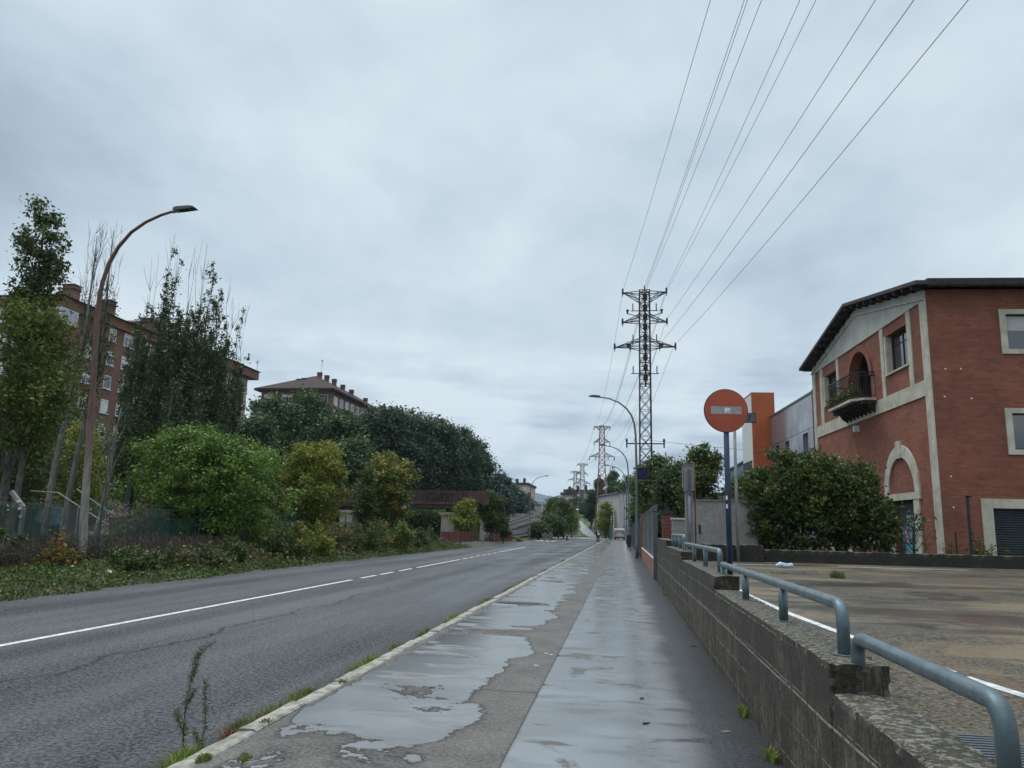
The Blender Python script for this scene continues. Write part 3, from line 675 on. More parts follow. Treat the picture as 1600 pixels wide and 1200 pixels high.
def rail(label, y0, y1, zw, posts, x=1.285, h=.285, bend=(True, True)):
    t = thing('guard_rail', label, 'guard rail', (x, y0, zw), 'galvanised rails along the wall top'); R_ = .037
    pts = []; rb = .10
    def arc(cy, s, a0, a1): return [(x, cy+rb*cos(a), zw+h-rb+rb*sin(a)) for a in np.linspace(a0, a1, 7)]
    if bend[0]: pts += [(x, y0, zw-.02), (x, y0, zw+h-rb)]+arc(y0+rb, 1, pi, pi/2)[1:]
    else: pts += [(x, y0-.06, zw+h)]
    if bend[1]: pts += arc(y1-rb, 1, pi/2, 0)[:-1]+[(x, y1, zw+h-rb), (x, y1, zw-.02)]
    else: pts += [(x, y1+.06, zw+h)]
    part(MB().tube(pts, R_, 16), 'top_rail', 'galv', t, True)
    for py in posts: part(MB().tube([(x, py, zw-.02), (x, py, zw+h-.02)], R_*.97, 16), 'post', 'galv', t, True)
    for py in list(posts)+[y for y, f in ((y0, bend[0]), (y1, bend[1])) if f]: part(MB().cyl((x, py), .062, zw-.001, zw+.008, 20), 'collar', 'galv', t, True)
rail('nearest galvanised tube rail, bending down at both ends on the lowest wall top', 2.98, 4.66, .765, [])
rail('second galvanised rail on the wall, bent down at its near end with three posts', 4.93, 10.42, .915, [6.66, 8.6, 10.42], bend=(True, False))
rail('third, farther galvanised rail on the wall top beside the blue sign post', 10.72, 16.4, 1.08, [12.55, 14.48, 16.4], bend=(True, False))
rail('farthest short galvanised rail on the wall near the brick gate pillar', 16.7, 20.4, 1.235, [17.9, 19.2, 20.4], bend=(True, False))

# ------------------------------------------------------------------ no entry sign, posts
t = thing('road_sign', 'round red no entry sign with grey bar on a dark blue post behind the rail', 'road sign', (1.38, 10.5, zl(0, 10.5)))
part(MB().tube([(1.50, 10.54, .5), (1.50, 10.54, 3.46)], .035, 14), 'post', 'blue_paint', t, True)
t.location.x = 1.5
cx0, cz0, cy0 = 1.50, 3.215, 10.49
yaw = radians(8); eu = Vector((cos(yaw), -sin(yaw)*-1, 0)); eu = Vector((cos(yaw), sin(yaw), 0)); en = Vector((sin(yaw), -cos(yaw), 0))
C0 = Vector((1.385, cy0, cz0)); 
circ = lambda r, n=48: [(r*cos(2*pi*i/n), r*sin(2*pi*i/n)) for i in range(n)]
for o in list(t.children): bpy.data.objects.remove(o)
part(MB().tube([(1.385, 10.535, .5), (1.385, 10.535, 3.46)], .036, 14), 'post', 'blue_paint', t, True); t.location.x = 1.385
for o in t.children: o.matrix_parent_inverse = Matrix.Translation((1.385, 10.5, zl(0, 10.5))).inverted()
part(MB().prism(circ(.295), C0, eu, (0, 0, 1), -en, .022), 'rim', 'black', t)
part(MB().prism(circ(.288), C0+en*.003, eu, (0, 0, 1), en, .003), 'disc', 'sign_red', t)
bar = part(MB().prism([(-.205, -.048), (.205, -.048), (.205, .055), (-.205, .055)], C0+en*.007, eu, (0, 0, 1), en, .002), 'bar', 'sign_grey', t)
part(MB().prism([(-.02, -.036), (.055, -.036), (.05, .036), (-.02, .036)], C0+en*.010, eu, (0, 0, 1), en, .001), 'sticker', 'white_paint', t)
part(MB().prism([(.005, -.03), (.02, -.03), (.015, .0)], C0+en*.012, eu, (0, 0, 1), en, .001).prism([(.03, -.02), (.045, -.034), (.038, .01)], C0+en*.012, eu, (0, 0, 1), en, .001), 'sticker_mark', 'gate_metal', t)
for z in (3.12, 3.32): part(MB().obox((1.385, 10.54, z), ((1, 0, 0), (0, 1, 0), (0, 0, 1)), (.05, .045, .02)), 'clamp', 'galv', t)
for z in (2.03, 1.92): part(MB().box(1.352, 1.375, 10.496, 10.502, z, z+.055), 'sticker', 'white_paint', t)
wp = P(1153, 853, 23.8)
t = thing('sign_post', 'tall thin pale post carrying a small dark arrow plate behind the red sign', 'sign post', (wp[0], wp[1], .75))
part(MB().tube([(wp[0], wp[1], .7), (wp[0], wp[1], 5.0)], .047, 10), 'post', 'grey_pole', t, True)
p = P(1171, 653, 23.7)
part(MB().box(p[0]-.19, p[0]+.19, 23.68, 23.72, p[2]-.15, p[2]+.15), 'plate', 'black', t)
part(MB().box(p[0]-.165, p[0]+.165, 23.672, 23.68, p[2]-.125, p[2]+.125), 'plate_face', 'gate_metal', t)
part(MB().prism([(-.07, .05), (-.07, .085), (.06, .085), (.06, .05), (-.005, -.09), (-.045, -.09), (.015, .05)], (p[0]-.02, 23.670, p[2]), (1, 0, 0), (0, 0, 1), (0, -1, 0), .002), 'symbol', 'black', t)
part(MB().box(wp[0]-.02, p[0]-.17, 23.73, 23.76, p[2]-.03, p[2]+.03), 'bracket', 'galv_pole', t)

# ------------------------------------------------------------------ street lamps
def tree_head(t, tip, d, mat='gate_metal', L0=.75):
    tip = Vector(tip); d = Vector(d).normalized(); s = Vector((0, 1, 0)); u = d.cross(s).normalized(); u = u if u.z > 0 else -u
    m = MB(); pr = [(-.10, -.035), (-.06, -.06), (L0*.45, -.055), (L0, -.035), (L0-.09, .03), (L0*.6, .06), (0.0, .065), (-.08, .03)]
    m.prism(pr, tip-s*.14, d, u, s, .28); part(m, 'lamp_head', mat, t)
    m = MB().prism([(.15, -.062), (L0-.12, -.05), (L0-.12, -.043), (.15, -.052)], tip-s*.11, d, u, s, .22); part(m, 'lens', 'glass', t)
def lamp_pole_mat():
    b = MatB('lamp_rust'); X, Y, Z = b.xyz(); f = b.sm(b.math('ADD', Z, b.math('MULTIPLY', b.noise(1.5, 4), 1.6)), 3.0, 6.0)
    n = b.sm(b.noise(3, 5, .6, stretch=(3, 3, .6)), .35, .65)
    g = b.mix(n, (.27, .255, .22), (.15, .145, .13)); r = b.mix(n, (.15, .068, .042), (.085, .045, .032)); b.fin(b.mix(f, g, r), .6); MT['lamp_rust'] = b.m
lamp_pole_mat()
LB = P(124, 893, 23.2)
t = thing('street_lamp', 'tall rust-brown curved street lamp rising from the ivy verge at far left', 'street lamp', (LB[0], 23.2, -.1))
pp = [P(x, y, 23.2) for x, y in ((125, 905), (129, 850), (133, 780), (139, 700), (144, 620), (149, 540), (153, 480), (160, 442), (170, 412), (185, 386), (205, 363), (228, 347), (252, 336), (274, 329))]
part(MB().tube(pp, [.155, .135, .122, .108, .098, .088, .078, .072, .068, .062, .057, .052, .048, .045], 14), 'pole', 'lamp_rust', t, True)
tree_head(t, P(277, 327.5, 23.2), Vector(P(313, 324, 23.2))-Vector(P(277, 327.5, 23.2)), 'gate_metal', .72)
part(MB().tube([P(270, 331, 23.2), P(281, 328, 23.2)], .062, 12), 'collar', 'grey_pole', t, True)
def lamp_right(x, Y, label, flip=1, mat='galv_pole', z0=0):
    t = thing('street_lamp', label, 'street lamp', (x, Y, z0), 'curved street lamps of the street')
    pr = [(0, 0), (0, .9), (0, .95), (0, 3), (0, 5.5), (-.03, 7.2), (-.10, 7.95), (-.28, 8.5), (-.6, 8.95), (-1.05, 9.3), (-1.6, 9.53), (-2.25, 9.64)]
    rs = [.105, .10, .085, .08, .072, .066, .06, .056, .052, .048, .044, .04]
    part(MB().tube([(x+a*flip, Y, z0+b) for a, b in pr], rs, 12), 'pole', mat, t, True)
    tree_head(t, (x-2.25*flip, Y, z0+9.66), (-flip, 0, .06), 'gate_metal', .62)
    part(MB().box(x-.11, x+.11, Y-.11, Y+.11, z0, z0+.03), 'base_plate', mat, t)
    return t
lamp_right(.86, 46.8, 'nearest grey street lamp on the right pavement with a blue panel beside it')
lamp_right(.62, 74.5, 'second grey street lamp along the right pavement')
lamp_right(.55, 98, 'third grey street lamp along the right pavement')
lamp_right(.4, 146, 'fourth and farthest curved street lamp on the right pavement by the van')
lamp_right(-13.9, 118, 'grey street lamp on the left roadside behind the red barrier', -1, z0=-.1)
p0, p1 = P(994, 731, 46.8), P(1012, 749, 46.8)
t = thing('display_panel', 'dark navy square panel beside the nearest right street lamp', 'panel', (p0[0]+.35, 46.8, p1[2]))
part(MB().box(.93, p1[0]+.03, 46.74, 46.88, p1[2], p0[2]), 'housing', 'navy_cloth', t)
part(MB().box(.93, p1[0]+.12, 46.78, 46.84, p1[2]-.09, p1[2]-.02), 'bracket', 'galv_pole', t)

# ------------------------------------------------------------------ pillars, gate, fences at the right pavement
def pillar(x, y, w, h, label, mat='brick', z0=0):
    t = thing('gate_pillar', label, 'pillar', (x, y, z0)); part(MB().box(x-w/2, x+w/2, y-w/2, y+w/2, z0-.05, z0+h), 'shaft', mat, t)
    part(MB().box(x-w/2-.05, x+w/2+.05, y-w/2-.05, y+w/2+.05, z0+h, z0+h+.09).box(x-w/2+.06, x+w/2-.06, y-w/2+.06, y+w/2-.06, z0+h+.09, z0+h+.14), 'cap', 'black', t)
brickmat('brick_red', (.20, .036, .026), (.16, .03, .022), (.12, .08, .07), .25, .11, .018)
brickmat('brick_orange', (.30, .115, .07), (.26, .10, .06), (.2, .13, .1))
pillar(1.23, 46.2, .36, 2.62, 'far brick gate pillar standing behind the nearest right street lamp', 'brick_orange')
pillar(1.47, 26.1, .34, 2.12, 'red brick gate pillar at the end of the concrete wall', 'brick_red', .05)
t = thing('garden_wall', 'low brick wall with sloping edge under the grey gate panels', 'wall', (1.2, 37, 0)); 
part(MB().box(1.12, 1.3, 27.3, 46.0, -.05, .62), 'base', 'brick_orange', t); part(MB().box(1.09, 1.33, 27.3, 46.0, .62, .67), 'coping', 'stone', t)
t = thing('metal_gate', 'grey-blue sheet metal gate fence between the two brick pillars', 'gate', (1.2, 36, .67))
m = MB()
for i in range(75): m.box(1.17, 1.20 if i % 2 else 1.215, 27.4+i*.247, 27.4+i*.247+.235, .68, 2.45)
part(m, 'panel', 'gate_metal', t); part(MB().box(1.15, 1.24, 27.4, 45.9, 2.45, 2.52).box(1.15, 1.24, 27.4, 45.9, .67, .73), 'rail', 'gate_metal', t)
for y in (33.5, 39.7): part(MB().box(1.15, 1.25, y, y+.09, .67, 2.52), 'post', 'gate_metal', t)
t = thing('gate_post', 'dark steel gate post at the near end of the metal gate', 'post', (1.12, 27.1, 0)); part(MB().box(1.05, 1.19, 27.02, 27.16, -.05, 2.25), 'post', 'gate_metal', t); part(MB().box(1.03, 1.21, 27.0, 27.18, 2.25, 2.29), 'cap', 'black', t)
for o, sfx in ((49.0, 'with upright bars just beyond the far brick pillar'),):
    t = thing('railing_fence', 'grey fence of upright bars along the right pavement beyond the brick pillar', 'fence', (1.1, o, 0)); m = MB()
    for i in range(300): m.box(1.09, 1.115, 49+i*.30, 49+i*.30+.07, .1, 2.25)
    part(m, 'bars', 'gate_metal', t); part(MB().box(1.07, 1.13, 49, 139, .28, .34).box(1.07, 1.13, 49, 139, 2.02, 2.08), 'rail', 'gate_metal', t)
    for i in range(12): part(MB().box(1.06, 1.14, 49+i*8, 49.1+i*8, 0, 2.4), 'post', 'gate_metal', t)
t = thing('dark_box', 'small dark box on short legs against the far grey fence', 'object', (.6, 68, 0)); part(MB().box(.42, .78, 67.8, 68.15, .25, 1.25), 'body', 'black', t)  # plain box on legs, stand-in for an unidentified dark shape
for sx in (.46, .72): part(MB().box(sx, sx+.04, 67.9, 67.95, 0, .25), 'leg', 'black', t)
# concrete column with meter box and pipes
cp = P(1079, 848, 22.0)
t = thing('meter_column', 'weathered concrete utility column with rusty pipe and grey conduit behind the rails', 'utility column', (cp[0], 22, .75)); X0 = cp[0]
part(MB().box(X0-.12, X0+.09, 21.95, 22.2, .6, 3.2), 'column', 'render_wall', t)
part(MB().box(X0-.15, X0+.12, 21.88, 22.25, 2.72, 3.42), 'meter_box', 'render_wall', t); part(MB().box(X0-.19, X0-.15, 21.9, 22.2, 2.8, 3.38).box(X0-.16, X0+.14, 21.86, 22.27, 3.42, 3.46), 'lid', 'galv_pole', t)
part(MB().box(X0-.05, X0+.02, 21.80, 21.88, 2.62, 3.3), 'junction_box', 'gate_metal', t)
part(MB().tube([(X0-.02, 21.87, 2.7), (X0-.02, 21.87, 1.75), (X0-.01, 21.87, .7)], .042, 10), 'conduit', 'galv_pole', t, True)
part(MB().tube([(X0+.135, 21.95, .7), (X0+.135, 21.95, 3.3), (X0+.13, 21.95, 3.5)], .022, 8), 'rusty_pipe', 'dirt_pipe', t, True)
# grey rendered shed wall and low block behind
t = thing('utility_shed', 'plain grey rendered shed with flat coping left of the blue sign post', 'shed', (3.1, 27.5, .72))
part(MB().box(2.36, 4.35, 26.1, 29.5, .6, 2.62), 'wall', 'render_wall', t); part(MB().box(2.32, 4.39, 26.06, 29.54, 2.62, 2.67), 'roof', 'galv_pole', t)
part(MB().box(2.48, 2.54, 26.07, 26.1, 1.55, 1.85), 'handle', 'black', t)
t = thing('garden_wall', 'pale low concrete block wall between brick pillar and utility column', 'wall', (1.75, 24.3, .7)); part(MB().box(1.50, 2.02, 24.1, 24.35, .6, 1.97), 'block', 'render_wall', t); part(MB().box(1.47, 2.05, 24.06, 24.39, 1.97, 2.02), 'coping', 'stone', t)
# planter walls round the shrubs
m = MB(); rough_box(m, 4.15, 24, 24.25, 24.6, .6, 1.15, .12, .012, 31)
tag(m.build('planter_wall', 'planter_concrete'), 'long low mossy concrete planter wall in front of the brick building', 'wall')
m = MB(); rough_box(m, 1.9, 4.13, 23.95, 24.5, .6, 1.27, .11, .012, 32)
tag(m.build('planter_wall', 'planter_concrete'), 'taller short end of the mossy planter wall beside the pale post', 'wall')

# ------------------------------------------------------------------ brick building with the gable
D_ = Vector((-.05, .99875, 0)); FN = Vector((-.99875, -.05, 0)); FC = Vector((10.30, 27.0, 0)); UZ = Vector((0, 0, 1)); FE = Vector((.99875, .05, 0))
bb = thing('brick_building', 'red brick building with stone bands, gabled end, arched balcony and roller doors', 'building', (16, 33, .7))
def arch(u, r, z0, zs, n=20, k=1.0): return [(u-r, z0)]+[(u-r*cos(pi*i/n), zs+r*k*sin(pi*i/n)) for i in range(n+1)]+[(u+r, z0)]
rect = lambda u0, u1, z0, z1: [(u0, z0), (u1, z0), (u1, z1), (u0, z1)]
GW = 13.15; gable = [(.02, .3), (GW, .3), (GW, 9.92), (GW/2, 11.22), (.02, 9.98)]
wins = [(1.68, 3.62, 7.74, 9.22), (9.6, 11.3, 7.74, 9.15)]
ARC = arch(6.6, 1.22, 6.95, 8.05); DOORS = [rect(2.02, 3.95, .3, 2.93), rect(9.05, 10.98, .3, 2.93)]
part(MB().prism(gable, FC-FN*.34, D_, UZ, FN, .34, [rect(*w) for w in wins]+[ARC]+DOORS), 'gable_wall', 'brick', bb)
part(MB().prism([(0, .3), (26, .3), (26, 9.98), (0, 9.98)], FC+FE*.01-Vector((0, 0, 0)), FE, UZ, Vector((-.05, .99875, 0)), .34, [rect(2.5, 4.1, 7.88, 9.1), rect(2.4, 4.02, 4.5, 5.72), rect(1.55, 4.6, .3, 2.6), rect(8, 9.6, 7.76, 9.06), rect(8, 9.6, 4.45, 5.62)]), 'front_wall', 'brick', bb)
part(MB().prism([(0, .3), (GW, .3), (GW, 9.92), (GW/2, 11.22), (0, 9.98)], FC+FE*26-FE*.3, D_, UZ, FE, .3), 'rear_wall', 'brick', bb)
part(MB().prism(rect(0, 26, .3, 9.82), FC+D_*GW, FE, UZ, -D_, .3), 'rear_wall', 'brick', bb)
part(MB().prism(rect(.4, 12.7, 0, 25.4), FC+UZ*6.6, D_, FE, UZ, .2).prism(rect(.4, 12.7, 0, 25.4), FC+UZ*.6, D_, FE, UZ, .2), 'floor', 'deck_concrete', bb)
def fb(m, u0, u1, z0, z1, t0=0, t1=.045): m.prism(rect(u0, u1, z0, z1), FC+FN*t0, D_, UZ, FN, t1-t0); return m
def trim(name, mat, *rs, t1=.045):
    m = MB()
    for r_ in rs: fb(m, *r_, t1=t1)
    return part(m, name, mat, bb)
trim('stone_band', 'stone', (.46, 12.72, 6.36, 6.90)); trim('pilaster', 'stone', (0, .46, .3, 9.62), t1=.05); trim('pilaster', 'stone', (12.72, GW, .3, 9.62), t1=.05)
for u0, u1 in ((1.28, 1.62), (3.82, 4.12), (9.14, 9.44), (11.5, 11.95)): trim('pilaster', 'stone', (u0, u1, 6.902, 9.60), t1=.047)
part(MB().prism([(0, 9.62), (GW, 9.62), (GW, 9.9), (GW/2, 11.2), (0, 9.96)], FC, D_, UZ, FN, .055), 'gable_panel', 'stucco', bb)
m = MB()
for (a, b) in (((0.0, 9.86), (GW/2, 11.12)), ((GW/2, 11.12), (GW, 9.86))):
    pa = FC+D_*a[0]+UZ*(a[1]-.22)+FN*.06; pb = FC+D_*b[0]+UZ*(b[1]-.22)+FN*.06; m.bar(pa, pb, .10, .05)
part(m, 'gable_moulding', 'stone', bb)
part(MB().prism(arch(6.6, 1.5, 9.0, 8.05)[1:-1]+arch(6.6, 1.24, 9.0, 8.05)[1:-1][::-1], FC, D_, UZ, FN, .07), 'arch_ring', 'brick', bb)
# corner return of the pilaster on the front wall: none; stone arches over the roller doors
for k, uc in enumerate((2.98, 10.02)):
    m = MB().prism(arch(uc, 1.56, 3.18, 3.18, k=1.12)[1:-1]+arch(uc, 1.17, 3.18, 3.18, k=1.12)[1:-1][::-1], FC, D_, UZ, FN, .07); fb(m, uc-.2, uc+.2, 4.45, 5.08, 0, .10); part(m, 'door_arch', 'stone', bb)
    trim('lintel', 'stone', (uc-1.56, uc+1.56, 2.93, 3.176), t1=.075); trim('door_jamb', 'stone', (uc-1.42, uc-.965, .3, 2.928), t1=.06); trim('door_jamb', 'stone', (uc+.975, uc+1.42, .3, 2.928), t1=.06)
    d = part(MB().prism(rect(uc-.97, uc+.97, .3, 2.93), FC-FN*.22, D_, UZ, FN, .05), 'door', 'door_dark', bb)
    rg = random.Random(k+5)
    def gshape(pts, mt, t): part(MB().prism(pts, FC-FN*.17, D_, UZ, FN, t), 'graffiti', mt, d) if False else local(MB().prism(pts, FC-FN*.168, D_, UZ, FN, t).build('graffiti', mt), d)
    def blob(cu, cz, ru, rz, n=26, s=0): return [(cu+ru*cos(2*pi*i/n)*(1+.12*sin(i*1.7+s)), cz+rz*sin(2*pi*i/n)*(1+.1*cos(i*2.3+s))) for i in range(n)]
    if k == 0: gshape(blob(uc-.25, 1.15, .62, .42, s=2), 'graf_purple', .002); gshape(blob(uc-.05, 1.42, .72, .78, s=1), 'graf_teal', .004); gshape(blob(uc+.35, 1.7, .26, .33, s=3), 'graf_purple', .006)
    for j in range(7 if k == 0 else 0):                # sweeping white strokes
        u0 = uc-.55+.17*j; z0 = .95+rg.uniform(0, .5); m = MB(); q = [FC-FN*.160+D_*(u0+.10*sin(i*.9+j))+UZ*(z0+.13*i) for i in range(6)]; m.tube(q, [.010, .022, .024, .02, .018, .008], 5); local(m.build('graffiti_stroke', 'graf_white' if j % 2 else 'graf_dark'), d)
    q = [FC-FN*.158+D_*(uc-.05+.74*cos(a))+UZ*(1.42+.80*sin(a)) for a in np.linspace(.2, 3.0, 14)]; local(MB().tube(q, .016, 5).build('graffiti_stroke', 'graf_white'), d)
    m = MB()
    for i, hh in enumerate((.10, .13, .09, .12, .11)): m.prism(rect(uc-.25+i*.10, uc-.19+i*.10, 2.28, 2.28+hh), FC-FN*.165, D_, UZ, FN, .003)
    local(m.build('graffiti', 'graf_white'), d)
# flat painted tag low on the brick wall between the doors
m = MB().prism([(5.3, 1.0), (6.3, 1.0), (6.35, 1.4), (6.1, 1.5), (5.8, 1.42), (5.5, 1.5), (5.28, 1.36)], FC, D_, UZ, FN, .004); part(m, 'graffiti', 'graf_purple', bb)
for i in range(3): part(MB().tube([FC+FN*.008+D_*(5.35+i*.30)+UZ*1.05, FC+FN*.008+D_*(5.45+i*.30)+UZ*1.35, FC+FN*.008+D_*(5.57+i*.30)+UZ*1.1], .018, 5), 'graffiti_stroke', 'graf_white', bb)
def bwin(o, eu, en, u0, u1, z0, z1, mull=1, rec=.20, sill=True, transom=.72, fm='dark_frame', curtain=None):
    o, eu, en = Vector(o), Vector(eu), Vector(en); m = MB(); q = lambda a, b, c, d, t0, t1: m.prism(rect(a, b, c, d), o-en*rec+en*t0, eu, UZ, en, t1-t0)
    s = .055; q(u0, u1, z0, z0+s, 0, .05); q(u0, u1, z1-s, z1, 0, .05); q(u0, u0+s, z0+s, z1-s, 0, .05); q(u1-s, u1, z0+s, z1-s, 0, .05)
    for i in range(mull): c = u0+(u1-u0)*(i+1)/(mull+1); q(c-s/2, c+s/2, z0+s, z1-s, 0, .05)
    if transom: q(u0+s, u1-s, z0+(z1-z0)*transom-.02, z0+(z1-z0)*transom+.02, .001, .045)
    w = part(m, 'window', fm, bb)
    local(MB().prism(rect(u0+.01, u1-.01, z0+.01, z1-.01), o-en*rec+en*.010, eu, UZ, en, .012).build('pane', 'glass'), w)
    if curtain: local(MB().prism(rect(*curtain), o-en*rec+en*.024, eu, UZ, en, .003).build('blind', 'curtain'), w)
    if sill: local(MB().prism(rect(u0-.12, u1+.12, z0-.07, z0+.0), o-en*(rec-.05), eu, UZ, en, rec+.02).build('sill', 'stone'), w)
    return w
bwin(FC, D_, FN, *wins[0], mull=1, rec=.28); bwin(FC, D_, FN, *wins[1], mull=1, rec=.28)
for (a_, b_, c_, d_) in wins:         # pale rendered reveals of the two gable windows
    part(MB().prism(rect(b_-.004, b_+.02, c_, d_), FC-FN*.2, D_, UZ, FN, .202), 'reveal', 'stone', bb); part(MB().prism(rect(b_+.02, b_+.16, c_, d_), FC, D_, UZ, FN, .03), 'reveal', 'stone', bb)
FR = FC+FE*.01; fn2 = Vector((.05, -.99875, 0))
m = MB(); 
for (a, b, c, d) in ((2.5, 4.1, 7.88, 9.1), (2.4, 4.02, 4.5, 5.72), (8, 9.6, 7.76, 9.06), (8, 9.6, 4.45, 5.62)):
    m = MB().prism(rect(a-.2, b+.2, c-.16, d+.16), FR, FE, UZ, fn2, .05, [rect(a+.01, b-.01, c+.01, d-.01)]); part(m, 'window_surround', 'stone', bb)
    bwin(FR, FE, fn2, a, b, c, d, mull=1, rec=.14, transom=0, sill=False, curtain=(a+.03, b-.03, c+(d-c)*.55, d-.03) if c > 7 else None)
m = MB().prism([(1.2, .3), (1.2, 2.9), (4.95, 2.9), (4.95, .3), (4.6, .3), (4.6, 2.6), (1.55, 2.6), (1.55, .3)][::-1], FR, FE, UZ, fn2, .05); part(m, 'garage_surround', 'stone', bb)
m = MB()
for i in range(30): z = .3+i*.077; m.prism([(0, z), (.028, z+.02), (.028, z+.056), (0, z+.074)], FR+FE*1.56-fn2*.2, fn2, UZ, FE, 3.02)
part(m, 'roller_door', 'roller', bb)
for (u, z) in ((.45, 7.2), (.95, 7.2), (.35, 6.25), (1.2, 6.2), (.35, 3.6), (.35, 2.6)):   # small fixings left in the brickwork
    part(MB().prism(circ(.028, 8), FR+FE*u+UZ*z, FE, UZ, fn2, .02), 'wall_fixing', 'white_paint', bb)
# deep arched recess behind the balcony
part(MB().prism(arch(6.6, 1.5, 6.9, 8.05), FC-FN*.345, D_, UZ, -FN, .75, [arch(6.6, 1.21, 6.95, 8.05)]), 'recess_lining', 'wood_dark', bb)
# french window in the recess
m = MB()
bq = lambda a, b, c, d: m.prism(rect(a, b, c, d), FC-FN*.95, D_, UZ, FN, .05)
for u in (5.42, 6.57, 7.74): bq(u, u+.06, 6.95, 9.2 if u == 6.57 else 8.1)
bq(5.42, 7.8, 7.9, 7.95)
w = part(m, 'window', 'dark_frame', bb); local(MB().prism(arch(6.6, 1.2, 6.95, 8.05), FC-FN*.94, D_, UZ, FN, .012).build('pane', 'glass'), w)
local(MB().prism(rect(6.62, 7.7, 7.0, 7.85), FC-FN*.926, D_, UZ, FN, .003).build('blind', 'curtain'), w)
# balcony: tapering slab on corbels, iron rail
bal = part(MB().prism([(4.75, .055), (8.45, .055), (8.45, .55), (8.0, .92), (5.2, .92), (4.75, .55)], FC+UZ*6.93, D_, FN, UZ, .10), 'balcony', 'stone', bb)
m = MB()
for i in range(8): u = 4.95+i*.46; m.prism([(.05, 6.48), (.05, 6.93), (.80 if 0 < i < 7 else .5, 6.93), (.55 if 0 < i < 7 else .35, 6.78), (.25, 6.62)], FC+D_*u, FN, UZ, D_, .14)
m.prism(rect(4.8, 8.4, .05, .62), FC+UZ*6.80, D_, FN, UZ, .127); local(m.build('corbel', 'wood_dark'), bal)
rp = [(4.8, .07), (4.8, .56), (5.23, .87), (7.97, .87), (8.4, .56), (8.4, .07)]; W3 = lambda p, z: FC+D_*p[0]+FN*p[1]+UZ*z
m = MB()
for z, w_ in ((8.07, .045), (7.93, .025), (7.12, .025)):
    for a, b in zip(rp, rp[1:]): m.bar(W3(a, z), W3(b, z), w_)
for a, b in zip(rp, rp[1:]):
    ln = math.hypot(b[0]-a[0], b[1]-a[1]); n = max(1, int(ln/.125))
    for i in range(n+1):
        q = (a[0]+(b[0]-a[0])*i/n, a[1]+(b[1]-a[1])*i/n); m.bar(W3(q, 7.03), W3(q, 8.05), .018)
local(m.build('balcony_rail', 'black'), bal)
bp = thing('balcony_plant', 'row of dark potted plants behind the iron rail of the arched balcony', 'potted plant', tuple(W3((6.6, .6), 7.03)))
part(MB().prism(rect(5.3, 7.9, .55, .8), FC+UZ*7.035, D_, FN, UZ, .17), 'trough', 'brick_orange', bp)
cc = np.array([tuple(W3((rng.uniform(5.0, 8.2), rng.uniform(.4, 1.0)), 7.2+abs(rng.normal())*.17)) for _ in range(1500)])-np.array(W3((6.6, .6), 7.03)); leaf_object('foliage', cc, .09, 'shrub', bp)
# security light
t = part(MB().prism(rect(7.0, 7.16, 5.95, 6.2), FC, D_, UZ, FN, .22), 'wall_light', 'white_paint', bb)
# roof: overhanging planes with rafters and gutter
def slope(a, b, ov=.55):
    (u0, z0), (u1, z1) = a, b; A = FC+FN*ov+D_*u0+UZ*z0; B = FC+FN*ov+D_*u1+UZ*z1; m = MB(); E2 = FE*(26.6+ov)
    d = Vector((0, 0, .13)); m.add([A, B, B+E2, A+E2, A+d, B+d, B+E2+d, A+E2+d], [(0, 3, 2, 1), (4, 5, 6, 7), (0, 1, 5, 4), (1, 2, 6, 5), (2, 3, 7, 6), (3, 0, 4, 7)]); return m
r1 = part(slope((-.62, 9.98), (GW/2, 11.30)), 'roof', 'roof_dark', bb); r2 = part(slope((GW/2, 11.30), (GW+.45, 9.92)), 'roof', 'roof_dark', bb)
for i in range(19):
    u = -.1+i*.735; z = np.interp(u, [-.62, GW/2, GW+.45], [9.96, 11.27, 9.84]); local(MB().bar(W3((u, .02), z-.07), W3((u, .5), z-.07), .09, .13).build('rafter', 'wood_dark'), r1 if u < GW/2 else r2)
m = MB(); prf = [(0, 0), (.17, .0), (.20, .05), (.20, .26), (0, .28)]
m.prism(prf, FC+FE*-.15+UZ*9.92+fn2*.42, fn2, UZ, FE, 26.6); local(m.build('gutter', 'wood_dark'), r1)

# grey panelled building and orange tower beyond
gb = thing('panelled_building', 'low grey metal-clad building with tall narrow windows and square orange corner tower', 'building', (14, 45, .7))
HO = [rect(u, u+.95, 5.35, 7.05) for u in (14.4, 17.2, 19.9)]
part(MB().prism(rect(13.35, 17.9, .3, 8.72), FC-FN*.3, D_, UZ, FN, .32, [HO[0], HO[1]] if False else [rect(14.4, 15.35, 5.2, 6.85)]), 'wall', 'grey_panel', gb)
part(MB().prism(rect(17.9, 22.3, .3, 8.72), FC-FN*.3, D_, UZ, FN, .32, [rect(18.1, 18.95, 5.2, 6.85), rect(20.4, 21.2, 5.2, 6.85)]), 'wall', 'grey_panel', gb)
m = MB()
for z in (3.6, 5.05, 6.98): m.prism(rect(13.4, 22.2, z, z+.025), FC+FN*.02, D_, UZ, FN, .006, [])
part(m, 'panel_joint', 'gate_metal', gb)
for u0, u1 in ((14.4, 15.35), (18.1, 18.95), (20.4, 21.2)): part(MB().prism(rect(u0, u1, 5.2, 6.85), FC-FN*.2, D_, UZ, FN, .03), 'window', 'glass', gb)
part(MB().prism(rect(13.3, 22.3, 8.722, 8.84), FC-FN*.3, D_, UZ, FN, .36), 'roof_edge', 'gate_metal', gb); part(MB().prism([(13.3, 0), (22.3, 0), (22.3, 14), (13.3, 14)], FC+UZ*8.45, D_, FE, UZ, .1), 'roof', 'roof_dark', gb)
part(MB().prism(rect(13.17, 13.34, .3, 8.9), FC-FN*.2, D_, UZ, FN, .26), 'downpipe_strip', 'dark_frame', gb)
